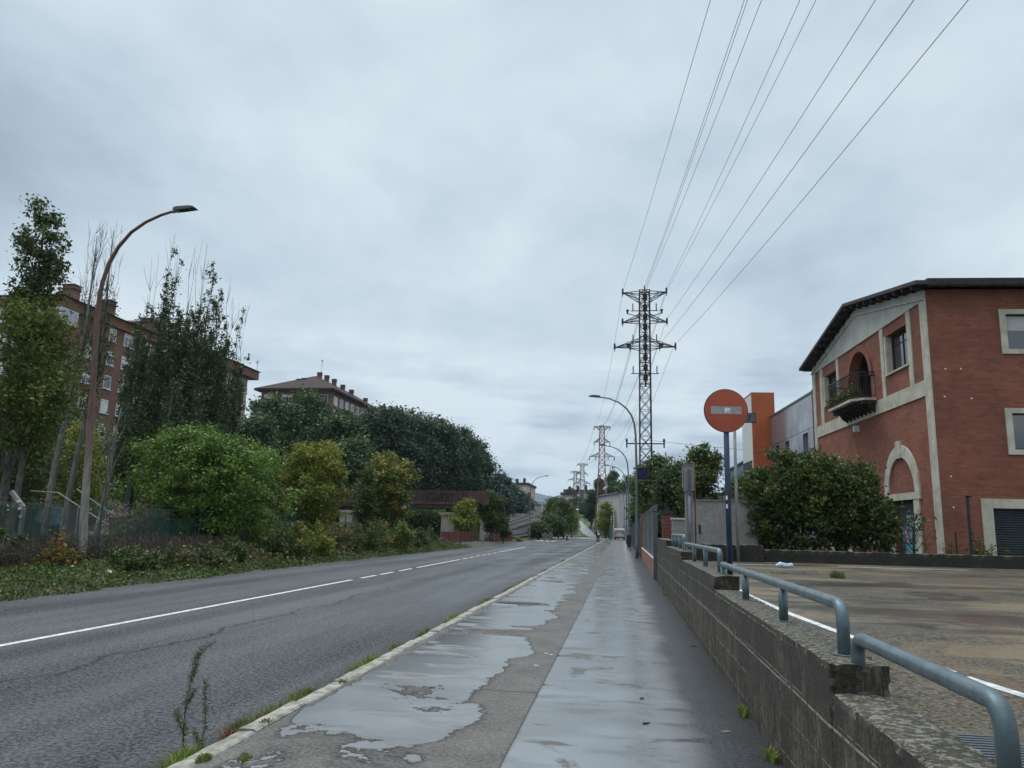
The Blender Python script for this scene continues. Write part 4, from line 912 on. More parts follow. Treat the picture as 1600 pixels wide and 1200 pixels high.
tw = part(MB().prism([(22.32, -.28), (25.4, -.28), (25.4, 1.12), (22.32, 1.12)], FC+UZ*.3, D_, FN, UZ, 10.05), 'tower', 'orange_panel', gb)
local(MB().prism(rect(22.36, 25.3, 4.1, 10.2), FC+FN*1.12, D_, UZ, FN, .012).build('tower_cladding', 'white_frame'), tw)
local(MB().prism(rect(22.6, 25.3, .4, 6.1), FC+FN*1.13, D_, UZ, FN, .02).build('glazing', 'black'), tw)
local(MB().prism(rect(-.28, 1.12, 6.55, 6.58), FC+D_*22.318, FN, UZ, -D_, .006).build('panel_joint', 'maroon_panel'), tw)
local(MB().prism(rect(.1, .35, 5.0, 5.1), FC+D_*22.318, FN, UZ, -D_, .12).build('wall_light', 'gate_metal'), tw)
sh = P(1162, 735, 95)
t = thing('blue_shed', 'small blue corrugated building seen between the pale post and orange tower', 'building', (17, 95, .5)); part(MB().box(14.6, 30, 95, 110, -.1, sh[2]+1.0), 'wall', 'blue_paint' if False else 'cyan_wall' if 'cyan_wall' in MT else pm('cyan_wall', (.10, .20, .30), (.08, .15, .24), .6, .6), t)
part(MB().box(14.4, 30.2, 94.8, 110.2, sh[2]+1.0, sh[2]+1.2), 'roof', 'roof_dark', t)

# ------------------------------------------------------------------ pylons and cables
def pylon(name, label, loc, H, w0, w1, zs, arms, r, mat, armat=None, group=None, splay=None, npan=18, detail=True, s0=0):
    t = thing(name, label, 'pylon', loc, group); m = MB()
    wd = lambda z: float(np.interp(z, [0, zs, H], [splay or w0, w0, w1]))/2
    cn = ((-1, -1), (1, -1), (1, 1), (-1, 1)); zz = [0]; z = 0
    while z < H-.1: z += max(2*wd(z)*1.15, .9); zz.append(min(z, H))
    for sx, sy in cn:
        for a, b in zip(zz, zz[1:]): m.bar((sx*wd(a), sy*wd(a), a), (sx*wd(b), sy*wd(b), b), r*1.5)
    for a, b in zip(zz, zz[1:]):
        for k in range(4):
            p, q = cn[k], cn[(k+1) % 4]
            m.bar((p[0]*wd(a), p[1]*wd(a), a), (q[0]*wd(b), q[1]*wd(b), b), r*.8); m.bar((q[0]*wd(a), q[1]*wd(a), a), (p[0]*wd(b), p[1]*wd(b), b), r*.8)
            m.bar((p[0]*wd(b), p[1]*wd(b), b), (q[0]*wd(b), q[1]*wd(b), b), r*.7)
    m.build('lattice_body', mat, t)
    for (z, hw, rise_, kind) in arms:
        w = wd(z)
        for s in (-1, 1):
            m = MB(); tip = (s*hw, 0, z)
            for sy in (-1, 1):
                m.bar((s*w, sy*w, z), tip, r); m.bar((s*w, sy*w, z+rise_), tip, r); m.bar((s*(w+hw)/2, sy*w/2, z), (s*w, sy*w, z+rise_), r*.7); m.bar((s*(w+hw)/2, sy*w/2, z+rise_/2), (s*(w+hw)/2, sy*w/2, z), r*.7)
                m.bar((s*w, sy*w, z+rise_*.5), tip, r*.6)
            m.build('cross_arm', armat or mat, t)
        pos = [-hw, hw]+([-hw*.49, hw*.49] if kind == 4 else [])
        for x in pos:
            m = MB()
            if detail:
                for j in range(7): m.cyl((x, -.15-.0*j, 0), .10, z-.22+j*.085, z-.17+j*.085, 8)
                m.cyl((x, -.15, 0), .03, z-.45, z+.45, 6)
            else: m.cyl((x, 0, 0), .10, z-.9, z, 6)
            m.build('insulator', 'black' if detail else 'lattice', t)
    if detail:
        for z in (23.3, 20.1, 16.9):
            m = MB().bar((-1.35, 0, z), (1.35, 0, z), .07); m.build('equipment_bar', mat, t)
            for x in (-1.15, 1.15): MB().cyl((x, 0, 0), .055, z, z+.75, 6).build('arrester', 'black', t)
        for z in (22.7, 19.2):
            for s in (-1, 1):
                MB().bar((s*.5, 0, z), (s*1.68, 0, z+.32), .06).build('jumper_arm', mat, t); MB().cyl((s*1.68, 0, 0), .10, z+.3, z+.75, 8, .05).cyl((s*1.68, 0, 0), .14, z+.55, z+.72, 8).build('insulator', 'black', t)
        MB().bar((-1.85, 0, 10.0), (1.85, 0, 10.0), .11).build('low_cross_arm', mat, t)
        for x in (-1.8, -.95, 1.75): MB().cyl((x, 0, 0), .07, 9.6, 10.5, 8).cyl((x, 0, 0), .11, 10.2, 10.4, 8).build('insulator', 'black', t)
        MB().cyl((0, 0, 0), .06, H, H+.55, 6).build('peak_spike', mat, t)
        m = MB(); m.cyl((.05, -.12, 0), .09, 15.6, 25.2, 8)
        for i in range(9): m.cyl((.05, -.12, 0), .22, 16.2+i*1.02, 16.75+i*1.02, 8)
        m.build('cable_riser', 'black', t)
        m = MB()
        for i in range(22): m.bar((-.46, -.5, 15.8+i*.43), (.46, -.5, 15.8+i*.43), .05)
        m.build('ladder', mat, t)
    return t
PX, PY = 2.27, 75.0
pylon('lattice_pylon', 'tall dark lattice pylon nearest the camera, with three stepped cross arms and a low arm', (PX, PY, -.1), 25.35, 1.15, .98, 3, [(25.2, 2.15, -.95, 2), (22.1, 2.17, .75, 2), (19.55, 2.95, .8, 4)], .062, 'lattice', splay=1.35)
q = P(941, 790, 190)
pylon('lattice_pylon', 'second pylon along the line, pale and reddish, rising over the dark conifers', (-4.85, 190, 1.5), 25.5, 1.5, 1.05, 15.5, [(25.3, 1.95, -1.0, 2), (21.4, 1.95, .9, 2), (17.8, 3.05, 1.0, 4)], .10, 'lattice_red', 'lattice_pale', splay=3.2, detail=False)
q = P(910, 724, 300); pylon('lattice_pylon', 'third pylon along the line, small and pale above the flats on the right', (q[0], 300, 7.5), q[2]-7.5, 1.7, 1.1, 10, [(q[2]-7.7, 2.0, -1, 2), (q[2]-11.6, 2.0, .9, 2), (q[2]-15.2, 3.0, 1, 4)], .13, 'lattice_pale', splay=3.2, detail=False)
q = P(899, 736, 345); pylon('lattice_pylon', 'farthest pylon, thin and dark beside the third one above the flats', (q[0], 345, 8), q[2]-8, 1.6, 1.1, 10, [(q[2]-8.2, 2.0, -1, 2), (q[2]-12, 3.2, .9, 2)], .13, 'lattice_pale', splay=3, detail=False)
tips = [((973, 455), 1110), ((1007, 449), 1163), ((1009, 449), 1168), ((1011, 449), 1190), ((1041, 451), 1250), ((1042, 454), 1275), ((1041, 500), 1368), ((1028, 541), 1428), ((1053, 540), 1513)]
ordn = ['first', 'second', 'third', 'fourth', 'fifth', 'sixth', 'seventh', 'eighth', 'rightmost']
far = [(-1.95, 26.8), (-.1, 27.1), (.1, 27.1), (0, 27.0), (1.95, 26.8), (1.8, 26.7), (1.95, 22.9), (1.4, 19.3), (3.0, 19.3)]
for i, (tp_, xt) in enumerate(tips):
    A = P(tp_[0], tp_[1], PY); sag = 2.6
    zf = lambda y, z0=A[2]: z0-sag*(1-(y/75)**2)
    v = ray(xt, 0); y = 30.0
    for _ in range(20): y = (zf(y)-EYE)/v[2]*v[1]
    x = v[0]*y/v[1]; k = (x-A[0])/(y-A[1]); pts = [(A[0]+k*(s-A[1]), s, zf(s)) for s in np.linspace(75, -75, 41)]
    tag(MB().tube(pts, .013, 5).build('power_cable', 'cable'), '%s cable from the left where the overhead cables leave the top of the photo' % ordn[i], 'cable', 'overhead cables passing above the camera')
    B = (-4.85+far[i][0], 190, far[i][1]); pts = [(A[0]+(B[0]-A[0])*s, A[1]+(B[1]-A[1])*s, A[2]+(B[2]-A[2])*s-3.2*4*s*(1-s)) for s in np.linspace(0, 1, 21)]
    tag(MB().tube(pts, .017, 4).build('power_cable', 'cable'), '%s of the thin cables, counted from the left, sagging between nearest and second pylon' % ordn[i], 'cable', 'cables between the first and second pylon')
for i, x0 in enumerate((-1.9, 0, 1.9, 3.0)):
    q = P(910, 724, 300); pts = [(-4.85+x0+(q[0]+4.85)*s, 190+110*s, (26.8 if x0 < 3 else 19.3)+(q[2]-(26.8 if x0 < 3 else 34))*s-2.5*4*s*(1-s)) for s in np.linspace(0, 1, 13)]
    tag(MB().tube(pts, .03, 4).build('power_cable', 'cable'), '%s faint cable from the left between the second and the third pylon' % ordn[i], 'cable', 'cables between the second and third pylon')
pts = [(1.9-.0*s, 75, 10.3) if s == 0 else (PX+55*s, 75+30*s, 10.3-1.2*4*s*(1-s)+2*s) for s in np.linspace(0, 1, 12)]
tag(MB().tube(pts, .02, 4).build('power_cable', 'cable'), 'thin cable leaving the low arm of the nearest pylon towards the right', 'cable')

# ------------------------------------------------------------------ apartment blocks on the left
def wmesh(w, h, blind, name='white_frame'):
    m = MB(); s = .09
    m.box(-w/2, w/2, -.06, .02, 0, s).box(-w/2, w/2, -.06, .02, h-s, h).box(-w/2, -w/2+s, -.06, .02, s, h-s).box(w/2-s, w/2, -.06, .02, s, h-s)
    for i in range(1, max(1, int(w/.75))): c = -w/2+w*i/max(1, int(w/.75)); m.box(c-s/2, c+s/2, -.055, .015, s, h-s)
    m.box(-w/2-.1, w/2+.1, -.18, .02, -.10, -.005)
    f = m.build('window', 'white_frame'); p = MB().box(-w/2+.03, w/2-.03, .0, .04, .03, h-.03).build('pane', 'glass_pale' if blind == 1 else 'glass'); p.parent = f
    if blind: b = MB().box(-w/2+s, w/2-s, -.03, -.005, h*(1-(1, .97, .55, .3)[blind]) + (.09 if blind == 1 else 0), h-s).build('shutter', 'shutter'); b.parent = f
    return f
WC = {}
def win(parent, pos, rz, w, h, blind):
    k = (w, h, blind)
    if k not in WC: WC[k] = wmesh(*k); o = WC[k]
    else: o = copy_tree(WC[k])
    o.parent = parent; o.location = Vector(pos)-parent.location; o.rotation_euler = (0, 0, rz); return o
rw = random.Random(11)
def chimney(parent, x, y, z, w=1.1, h=2.0, mt='brick_brown'):
    c = part(MB().box(x-w/2, x+w/2, y-w*.4, y+w*.4, z, z+h), 'chimney', mt, parent); local(MB().box(x-w/2-.12, x+w/2+.12, y-w*.4-.12, y+w*.4+.12, z+h-.5, z+h-.38).box(x-w/2-.1, x+w/2+.1, y-w*.4-.1, y+w*.4+.1, z+h, z+h+.15).build('cap', 'roof_dark'), c)
X1 = -62.8; Y1 = 75.85
ab = thing('apartment_block', 'brown brick apartment block with white shuttered windows and glazed corner gallery', 'apartment block', (-70, 92, 0))
part(MB().box(-84, X1, Y1, 112, -.3, 25.0), 'wall', 'brick_brown', ab)
brickmat('brick_ochre', (.25, .115, .055), (.22, .10, .05), (.18, .10, .07))
part(MB().box(-84.4, X1+.45, Y1-.45, 112.2, 25.0, 26.15), 'parapet', 'brick_ochre', ab)
rf = part(MB().add([(-85, Y1-1, 26.15), (X1+.9, Y1-1, 26.15), (X1+.9, 112.5, 26.15), (-85, 112.5, 26.15), (-80, Y1+5, 28.2), (-68, Y1+5, 28.2), (-68, 107, 28.2), (-80, 107, 28.2)], [(0, 1, 2, 3), (0, 1, 5, 4), (1, 2, 6, 5), (2, 3, 7, 6), (3, 0, 4, 7), (4, 5, 6, 7)]), 'roof', 'roof_dark', ab)
for x, y in ((-64.6, 79.3), (-64.4, 85.6), (-64.4, 94.2), (-66, 101), (-71, 80), (-65, 108)): chimney(ab, x, y, 26.0, 1.5, 2.5)
g = part(MB().box(-76, X1+.35, Y1-.35, 78.3, 23.15, 24.95), 'gallery', 'white_frame', ab)
m = MB()
for i in range(9): m.box(-75.9+i*1.47, -74.55+i*1.47, Y1-.40, Y1-.36, 23.45, 24.8)
for i in range(2): m.box(X1+.36, X1+.40, 75.7+i*1.3, 76.85+i*1.3, 23.45, 24.8)
local(m.build('pane', 'glass_pale'), g)
colsY = [(81.2, 1.5), (85.0, 1.3), (88.4, 2.3), (92.2, 1.4), (96, 2.2), (100, 1.4), (104, 2.2), (108.5, 1.4)]
for f in range(8):
    z = 23.2-3.0*f
    for k, (y, w) in enumerate(colsY):
        if f < 1 and k == 0: continue
        win(ab, (X1+.02, y, z), pi/2, w, 1.65, rw.choice((1, 1, 2, 2, 3, 0)))
    for k in range(5):
        if f: win(ab, (-65.5-k*3.6, Y1-.02, z), 0, 2.2 if k % 2 else 1.5, 1.65, rw.choice((1, 1, 2, 3)))
part(MB().box(X1, X1+.25, 90.2, 90.45, 0, 25).box(X1, X1+.25, 98, 98.25, 0, 25), 'drain_pipe', 'beige_wall', ab)
# beige block farther on
bg_ = thing('apartment_block', 'tall beige apartment block end with recessed balconies behind the poplars', 'apartment block', (-90, 140, 0))
part(MB().box(-100, -82.2, 118, 157.5, -.3, 32.6), 'wall', 'beige_wall', bg_); 
part(MB().box(-82.2, -81.4, 118, 147.5, -.3, 32.2), 'wall_projection', 'beige_wall', bg_)
part(MB().box(-101, -80.2, 117, 158.6, 32.6, 34.4), 'parapet', 'brick_ochre' if False else 'brick_brown', bg_)
rf = part(MB().add([(-101.5, 116, 34.4), (-79.7, 116, 34.4), (-79.7, 159, 34.4), (-101.5, 159, 34.4), (-94, 124, 37), (-88, 124, 37), (-88, 151, 37), (-94, 151, 37)], [(0, 1, 2, 3), (0, 1, 5, 4), (1, 2, 6, 5), (2, 3, 7, 6), (3, 0, 4, 7), (4, 5, 6, 7)]), 'roof', 'roof_tile', bg_)
for x, y in ((-84, 127), (-84, 136), (-85, 144), (-92, 150)): chimney(bg_, x, y, 34.8, 1.8, 3.2, 'beige_wall')
for f in range(9):
    z = 29.3-2.95*f
    a = part(MB().box(-82.22, -82.16, 149.3, 156.2, z, z+2.3), 'balcony_shade_panel', 'dark_frame' if f != 2 else 'beige_wall', bg_)  # flat panel, recess shade put into its near-black colour; plain on one floor
    if f != 2:
        m = MB().box(-81.5, -81.45, 149.3, 156.2, z+1.0, z+1.06); 
        for i in range(14): m.box(-81.5, -81.46, 149.3+i*.53, 149.36+i*.53, z, z+1.0)
        part(m, 'balcony_rail', 'gate_metal', bg_); win(bg_, (-82.1, 150.4, z+.15), pi/2, 1.4, 2.0, 1)
        part(MB().box(-82.2, -81.4, 149.1, 156.4, z-.3, z), 'balcony_slab', 'beige_wall', bg_)
    else: win(bg_, (-82.1, 152.2, z+.3), pi/2, 5.2, 1.9, 2)
    for y in (121.5, 126.5, 132, 137.5, 143): win(bg_, (-81.36, y, z+.4), pi/2, 1.8 if y != 132 else 2.6, 1.7, rw.choice((1, 1, 2, 3)))
# third block with hipped roof
tb = thing('apartment_block', 'wide apartment block with low hipped tiled roof and many chimneys above dark trees', 'apartment block', (-76, 190, 0))
part(MB().box(-88.2, -70.3, 176.5, 225, -.3, 33.4), 'wall', 'brick_brown', tb)
rf = part(MB().add([(-89.6, 175.2, 33.4), (-68.9, 175.2, 33.4), (-68.9, 226.5, 33.4), (-89.6, 226.5, 33.4), (-89.6, 175.2, 33.9), (-68.9, 175.2, 33.9), (-68.9, 226.5, 33.9), (-89.6, 226.5, 33.9), (-79.6, 188, 39.4), (-78.9, 188, 39.4), (-78.9, 214, 39.4), (-79.6, 214, 39.4)],
   [(0, 3, 2, 1), (0, 1, 5, 4), (1, 2, 6, 5), (2, 3, 7, 6), (3, 0, 4, 7), (4, 5, 9, 8), (5, 6, 10, 9), (6, 7, 11, 10), (7, 4, 8, 11), (8, 9, 10, 11)]), 'roof', 'roof_tile', tb)
for x, y, z in ((-82.0, 184, 36.3), (-80.8, 184.5, 36.6), (-77.8, 187, 38.6), (-76.2, 188, 38.0), (-75.3, 191, 37.6), (-74, 194, 36.6), (-72.6, 197, 35.8), (-72.0, 207, 35.2)): chimney(tb, x, y, z-.5, 1.05, 1.9)
for f in range(7):
    z = 30.3-3*f
    part(MB().box(-70.28, -69.9, 179, 222, z-1.0, z-.1), 'floor_band', 'maroon_panel', tb)
    for k in range(11): win(tb, (-70.26, 180+k*4.0, z), pi/2, 2.6, 2.2, rw.choice((1, 1, 2, 3, 0)))
    for k in range(4): win(tb, (-86+k*4.6, 176.46, z), 0, 2.6, 2.2, rw.choice((1, 2, 3, 0)))
def aerial(x, y, z, h, label):
    t = thing('roof_aerial', label, 'aerial', (x, y, z)); part(MB().cyl((x, y), .05, z, z+h, 5), 'mast', 'gate_metal', t); m = MB()
    for i in range(4): m.bar((x-.5+.08*i, y, z+h-.2-i*.16), (x+.5-.08*i, y, z+h-.2-i*.16), .05)
    part(m, 'elements', 'gate_metal', t)
aerial(-78.6, 190, 39.3, 5.0, 'thin television aerial on the ridge of the hipped roof'); aerial(-80.5, 158, 34.4, 2.6, 'thin television aerial at the end of the beige block roof'); aerial(-64, 83, 26.2, 3.0, 'thin television aerial between chimneys of the brown brick block')
# far flats
def flats(label, px0, px1, py, Y, depth, mt, crown=True, z0=0):
    a, b = P(px0, py, Y), P(px1, py, Y); t = thing('apartment_block', label, 'apartment block', ((a[0]+b[0])/2, Y, z0)); H = a[2]
    part(MB().box(a[0], b[0], Y, Y+depth, z0-1, H), 'wall', mt, t); part(MB().box(a[0]-.6, b[0]+.6, Y-.6, Y+depth, H, H+.9), 'roof', 'roof_dark', t)
    w = b[0]-a[0]; n = max(3, int(w/3.2))
    for i in range(n): part(MB().box(a[0]+w*(i+.3)/n, a[0]+w*(i+.62)/n, Y+1, Y+3, H+.9, H+2.2+(i*7 % 3)*.35), 'chimney', 'roof_dark', t)
    for f in range(int((H-z0)/3)):
        for i in range(n): win(t, (a[0]+w*(i+.5)/n, Y-.02, H-2.6-3*f), 0, 1.7, 1.6, rw.choice((1, 2, 3, 0)))
flats('far pale block of flats with a row of roof chimneys, left of the street vista', 791, 824.5, 757, 330, 30, 'beige_wall'); flats('far grey-brown flats behind the pylons on the right of the vista', 884, 922, 768, 330, 18, 'brick_brown', z0=5); flats('far low beige flats just left of the grey-brown ones', 878, 897, 773, 312, 12, 'beige_wall', z0=5)
# flyover at the end of the railway
fo = thing('flyover', 'distant grey concrete flyover crossing above the railway', 'bridge', (-30, 285, 8))
a, b = P(826, 784, 285), P(880, 785, 285); part(MB().box(-60, -12, 283, 290, a[2]-1.9, a[2]-.9), 'deck', 'deck_concrete', fo); part(MB().box(-60, -12, 282.9, 283.1, a[2]-.9, a[2]), 'parapet', 'warehouse', fo)
for x in (-46, -36.5, -30.5, -25, -18): part(MB().cyl((x, 286), .55, 6, a[2]-1.8, 10), 'pillar', 'deck_concrete', fo, True)
q0, q1 = P(847, 786, 200), P(845, 816, 200)
for (px, y, yt, Y, l) in ((847, 822, 786, 190, 'pale mast standing among the distant railway tracks'), (857, 818, 792, 225, 'thin grey mast farther along the distant railway tracks')):
    q0, q1 = P(px, yt, Y), P(px, y, Y); t = thing('catenary_mast', l, 'mast', (q0[0], Y, q1[2]-1)); part(MB().cyl((q0[0], Y), .14, q1[2]-1, q0[2], 6), 'mast', 'white_frame', t); part(MB().bar((q0[0], Y, q0[2]-.3), (q0[0]-4, Y, q0[2]-.6), .1), 'arm', 'galv_pole', t)

pm('rust_rail', (.105, .045, .034), (.06, .028, .024), 1.5, .75)
# ------------------------------------------------------------------ railway bridge, red barriers
rb = thing('railway_bridge', 'rusty red railed footbridge with dark deck and pale pier beyond the roadside trees', 'bridge', (-26, 86, 0))
part(MB().box(-60, -15.6, 84.6, 88.4, 3.55, 4.15), 'deck', 'wood_dark', rb); part(MB().box(-60, -15.4, 84.5, 84.62, 3.98, 4.2), 'edge_beam', 'rust_rail', rb)
for yb in (84.55, 88.3):
    m = MB()
    for i in range(148): m.box(-60+i*.30, -59.92+i*.30, yb, yb+.05, 4.2, 5.42)
    part(m, 'bars', 'rust_rail', rb); part(MB().box(-60, -15.4, yb-.03, yb+.08, 5.42, 5.52).box(-60, -15.4, yb-.02, yb+.07, 4.2, 4.28), 'handrail', 'rust_rail', rb)
part(MB().box(-17.0, -14.55, 84.5, 84.66, 4.0, 5.55), 'end_panel', 'rust_rail', rb)
for x in (-19.2, -31, -45): 
    part(MB().box(x-.75, x+.75, 84.9, 88.0, -.3, 2.85), 'pier', 'pier_concrete', rb); part(MB().box(x-.95, x+.95, 84.7, 88.2, 2.85, 3.15), 'pier_cap', 'pier_concrete', rb); part(MB().box(x-.5, x+.5, 85, 87.9, 3.15, 3.55), 'bearing', 'wood_dark', rb)
part(MB().box(-18.3, -16.2, 88.5, 92, -.3, 3.0), 'abutment', 'pier_concrete', rb)
part(MB().box(-24.6, -23.9, 84.3, 84.5, 2.9, 3.75), 'notice_plate', 'white_paint', rb)
def barrier(label, y0, y1, x0, x1):
    t = thing('steel_barrier', label, 'barrier', (x0, (y0+y1)/2, -.1)); n = int((y1-y0)/.16); m = MB()
    for i in range(n): f = i/n; x = x0+(x1-x0)*f; m.box(x-.02, x+.02, y0+(y1-y0)*f, y0+(y1-y0)*f+.14, -.05, 1.05)
    part(m, 'slats', 'red_rail', t); part(MB().bar((x0, y0, 1.08), (x1, y1, 1.08), .08).bar((x0+.04, y0, .12), (x1+.04, y1, .12), .07), 'rail', 'red_rail', t)
    for i in range(int((y1-y0)/2.5)+1): f = min(1, i*2.5/(y1-y0)); part(MB().box(x0+(x1-x0)*f-.05, x0+(x1-x0)*f+.05, y0+(y1-y0)*f-.05, y0+(y1-y0)*f+.05, -.2, 1.15), 'post', 'red_rail', t)
barrier('red slatted barrier along the road left of the small roadside trees', 66.5, 80, -15.5, -15.3); barrier('red slatted barrier farther on, beside the far left street lamp', 91, 105, -15.1, -14.7)

# ------------------------------------------------------------------ chain link fence, netting, stair rails on the left
fx = lambda y: -17.9
t = thing('chain_link_fence', 'green wire fence with barbed strands and torn green netting along the left verge', 'fence', (-17.9, 35, -.1))
for y in (12, 15.2, 18.4, 21.6, 24.8, 28.0, 31.2, 34.4, 37.6, 41, 45, 49): part(MB().cyl((-17.9, y), .035, -.3, 2.15, 8), 'post', 'green_metal', t)
m = MB(); y = 10.0
def wire(a, b, r=.0018): m.bar(a, b, r*2)
sp_ = .11; y0, y1, hz = 10.0, 29.0, 1.95
n = int((y1-y0)/sp_)
for i in range(-int(hz/sp_), n):
    a = y0+i*sp_; s = max(0, y0-a); e_ = min(hz, y1-a); 
    if e_ > s: wire((-17.9, a+s, .05+s), (-17.9, a+e_, .05+e_)); wire((-17.895, y1+y0-a-s, .05+s), (-17.895, y1+y0-a-e_, .05+e_))
part(m, 'wire_mesh', 'galv_pole', t)
for z in (.1, 1.0, 1.6, 1.98, 2.12): part(MB().bar((-17.9, 10, z), (-17.9, 49, z-.0), .010), 'strand', 'galv_pole', t)
rn = random.Random(5)
def net(y0, y1, zt):
    m = MB(); ny = int((y1-y0)/.25)
    for i in range(ny+1):
        for k in range(7): m.v.append((-17.86+rn.uniform(-.03, .03), y0+(y1-y0)*i/ny, .1+(zt+.06*sin(i*.7))*k/6))
    m.f = [(i*7+k, i*7+k+1, (i+1)*7+k+1, (i+1)*7+k) for i in range(ny) for k in range(6)]; m.m = [0]*len(m.f); part(m, 'netting', 'green_net', t, True)
net(10.5, 22.8, 1.75); net(25.2, 31, 1.5); net(31.3, 41, 2.05)
def polyline_rail(name, label, pts, r, mat, posts, cat='handrail'):
    t = thing(name, label, cat, pts[0]); part(MB().tube(pts, r, 8), 'top_rail', mat, t, True)
    for (p, z) in posts: part(MB().cyl((p[0], p[1]), r*.7, z, p[2], 6), 'post', mat, t)
Q = [P(48, 767, 29), P(91, 770, 29), P(123, 791, 29), P(150, 808, 29), P(173, 823, 29)]
polyline_rail('stair_handrail', 'white sloping stair handrail behind the fence left of the rusty lamp', Q, .032, 'grey_pole', [(Q[2], .1)])
Q = [P(120, 764, 30.5), P(136, 776, 30.5), P(166, 797, 30.5), P(197, 817, 30.5)]
polyline_rail('stair_handrail', 'second sloping handrail ending at a dark post behind the fence', Q, .032, 'grey_pole', [(Q[2], .1)])
q = P(197, 813, 30.5); t = thing('timber_post', 'dark burnt-looking timber post among creepers at the handrail end', 'post', (q[0], 30.5, -.1)); part(MB().tube([(q[0], 30.5, -.2), (q[0], 30.5, q[2]), (q[0]+.03, 30.5, q[2]+1.6)], [.22, .20, .14], 8), 'post', 'black', t)
a, b = P(18, 768, 26), P(37, 793, 26); t = thing('fence_post', 'leaning pale concrete fence post top with white insulators', 'post', (b[0], 26, 0)); part(MB().bar(a, b, .13).bar(b, (b[0]+.02, 26, -.1), .12), 'post', 'grey_pole', t)
for i in range(3): q = P(29+i*1.5, 783+i*12, 25.9); part(MB().cyl((q[0], q[1]), .055, q[2]-.05, q[2]+.05, 8), 'insulator', 'white_paint', t)
mk_oldconc('dim_wall', (.10, .10, .095), (.05, .05, .045), boards=False)
gw = thing('painted_wall', 'low wall with pale blue graffiti half hidden behind the wire fence', 'wall', (-32, 42, 0)); a, b = P(62, 790, 40), P(100, 835, 40)
part(MB().box(a[0]-1.5, b[0]+1.2, 40, 40.3, -.2, a[2]-.25), 'wall', 'dim_wall', gw); part(MB().prism(blob(0, 0, 1.0, .55, s=2), (P(80, 806, 40)[0], 39.99, P(80, 806, 40)[2]), (1, 0, 0), (0, 0, 1), (0, -1, 0), .006), 'graffiti', pm('graf_pale', (.10, .17, .22), (.22, .27, .30), 5, .6), gw)
# sloping verge between road and fence
def vz(x, y): 
    e = -12.55-.35*min(1, max(0, (y-14)/20))+.35*max(0, min(1, (y-45)/30)); d = max(0, e-x); return -.15+min(.28, d*.14)+.04*sin(x*3+y*1.3)*min(1, d)
def vzz(x, y): return vz(x, y) if y < 80 else min(vz(x, y), vz(x, y)+0*y)
grid('verge', list(np.linspace(-60, -19, 8))+list(np.linspace(-18, -12.3, 20)), list(np.linspace(-30, 84.5, 150)), lambda x, y: vz(x, y) if x > -19 else .12+.05*sin(x+y), 'soil')

# ------------------------------------------------------------------ ground cover and brambles (uncountable)
def cover(name, label, n, fx0, fx1, y0, y1, hgt, ls, mat, up=.5, dens=None):
    y = y0+(y1-y0)*rng.random(n)**1.5; x0 = np.array([fx0(v) for v in y]); x1 = np.array([fx1(v) for v in y]); u = rng.random(n); x = x0+(x1-x0)*u
    hh = hgt*(.35+.65*np.sin(x*2.1+y*1.3)**2*np.cos(y*.9-x)**2+.25*rng.random(n))*np.minimum(1, (x1-x)*1.4+.12)
    z = np.array([vz(a, b) for a, b in zip(x, y)])+hh*rng.random(n)**.5
    return tag(leaf_object(name, np.stack([x, y, z], 1), ls, mat, None, aspect=.8, up=up), label, 'plants', kind='stuff')
edge = lambda y: -12.5-.35*min(1, max(0, (y-14)/20))+.35*max(0, min(1, (y-45)/30))+.16*sin(y*.9)+.10*sin(y*2.3)+.09*sin(y*5.1)
cover('ivy', 'low green ivy covering the verge beside the road', 70000, lambda y: -16.2, edge, 9, 66, .24, .066, 'ivy')
cover('weeds', 'taller mixed weeds along the foot of the fence', 36000, lambda y: -19.6, lambda y: -16.9, 9, 66, 1.0, .08, 'weedy', up=0)
def stems(name, label, n, x0, x1, y0, y1, h, mat, r=.006):
    m = MB()
    for i in range(n):
        x, y = rng.uniform(x0, x1), rng.uniform(y0, y1)
        if x > -17.1 and .66 < -x/y < .82: continue
        z = vz(x, y); a = rng.uniform(0, 2*pi); l = rng.uniform(.4, 1.3); hh = h*rng.uniform(.4, 1)
        m.tube([(x+cos(a)*l*u, y+sin(a)*l*u, z+hh*4*u*(1-u*.75)*.75+rng.normal()*.03) for u in (0, .3, .6, 1)], [r, r, r*.8, r*.4], 3, False)
    return tag(m.build(name, mat), label, 'brambles', kind='stuff')
stems('brambles', 'tangle of dry brown bramble stems behind the lamp on the verge', 4200, -19.6, -15.6, 10, 30, .95, 'twig_brown', .008)
stems('brambles', 'loose dry bramble stems near the green netting', 900, -18.8, -16.8, 31, 46, .8, 'twig_brown', .008)

# ------------------------------------------------------------------ trees
oval = [(0, .3), (.15, .8), (.4, 1), (.7, .85), (.9, .5), (1, .15)]
def prof(w, p=oval): return [(t, r*w/2) for t, r in p]
col = [(0, .5), (.15, .85), (.4, 1), (.7, .85), (.88, .5), (1, .12)]
cone = [(0, .9), (.1, 1), (.4, .75), (.7, .42), (.9, .15), (1, .03)]
def tree_at(px, pybase, Y, pytop, wpx, z0=None, **k):
    b = P(px, pybase, Y); tpz = P(px, pytop, Y)[2]; z0 = -.1 if z0 is None else z0; w = abs(P(px+wpx/2, 700, Y)[0]-P(px-wpx/2, 700, Y)[0])
    return dict(base=(b[0], Y, z0), H=tpz-z0, w=w)
def T(name, label, px, Y, pytop, wpx, mat, shape=oval, z0=-.1, **k):
    d = tree_at(px, 800, Y, pytop, wpx, z0); return tree(name, label, 'tree', d['base'], d['H'], prof(d['w'], shape), mat, **k)
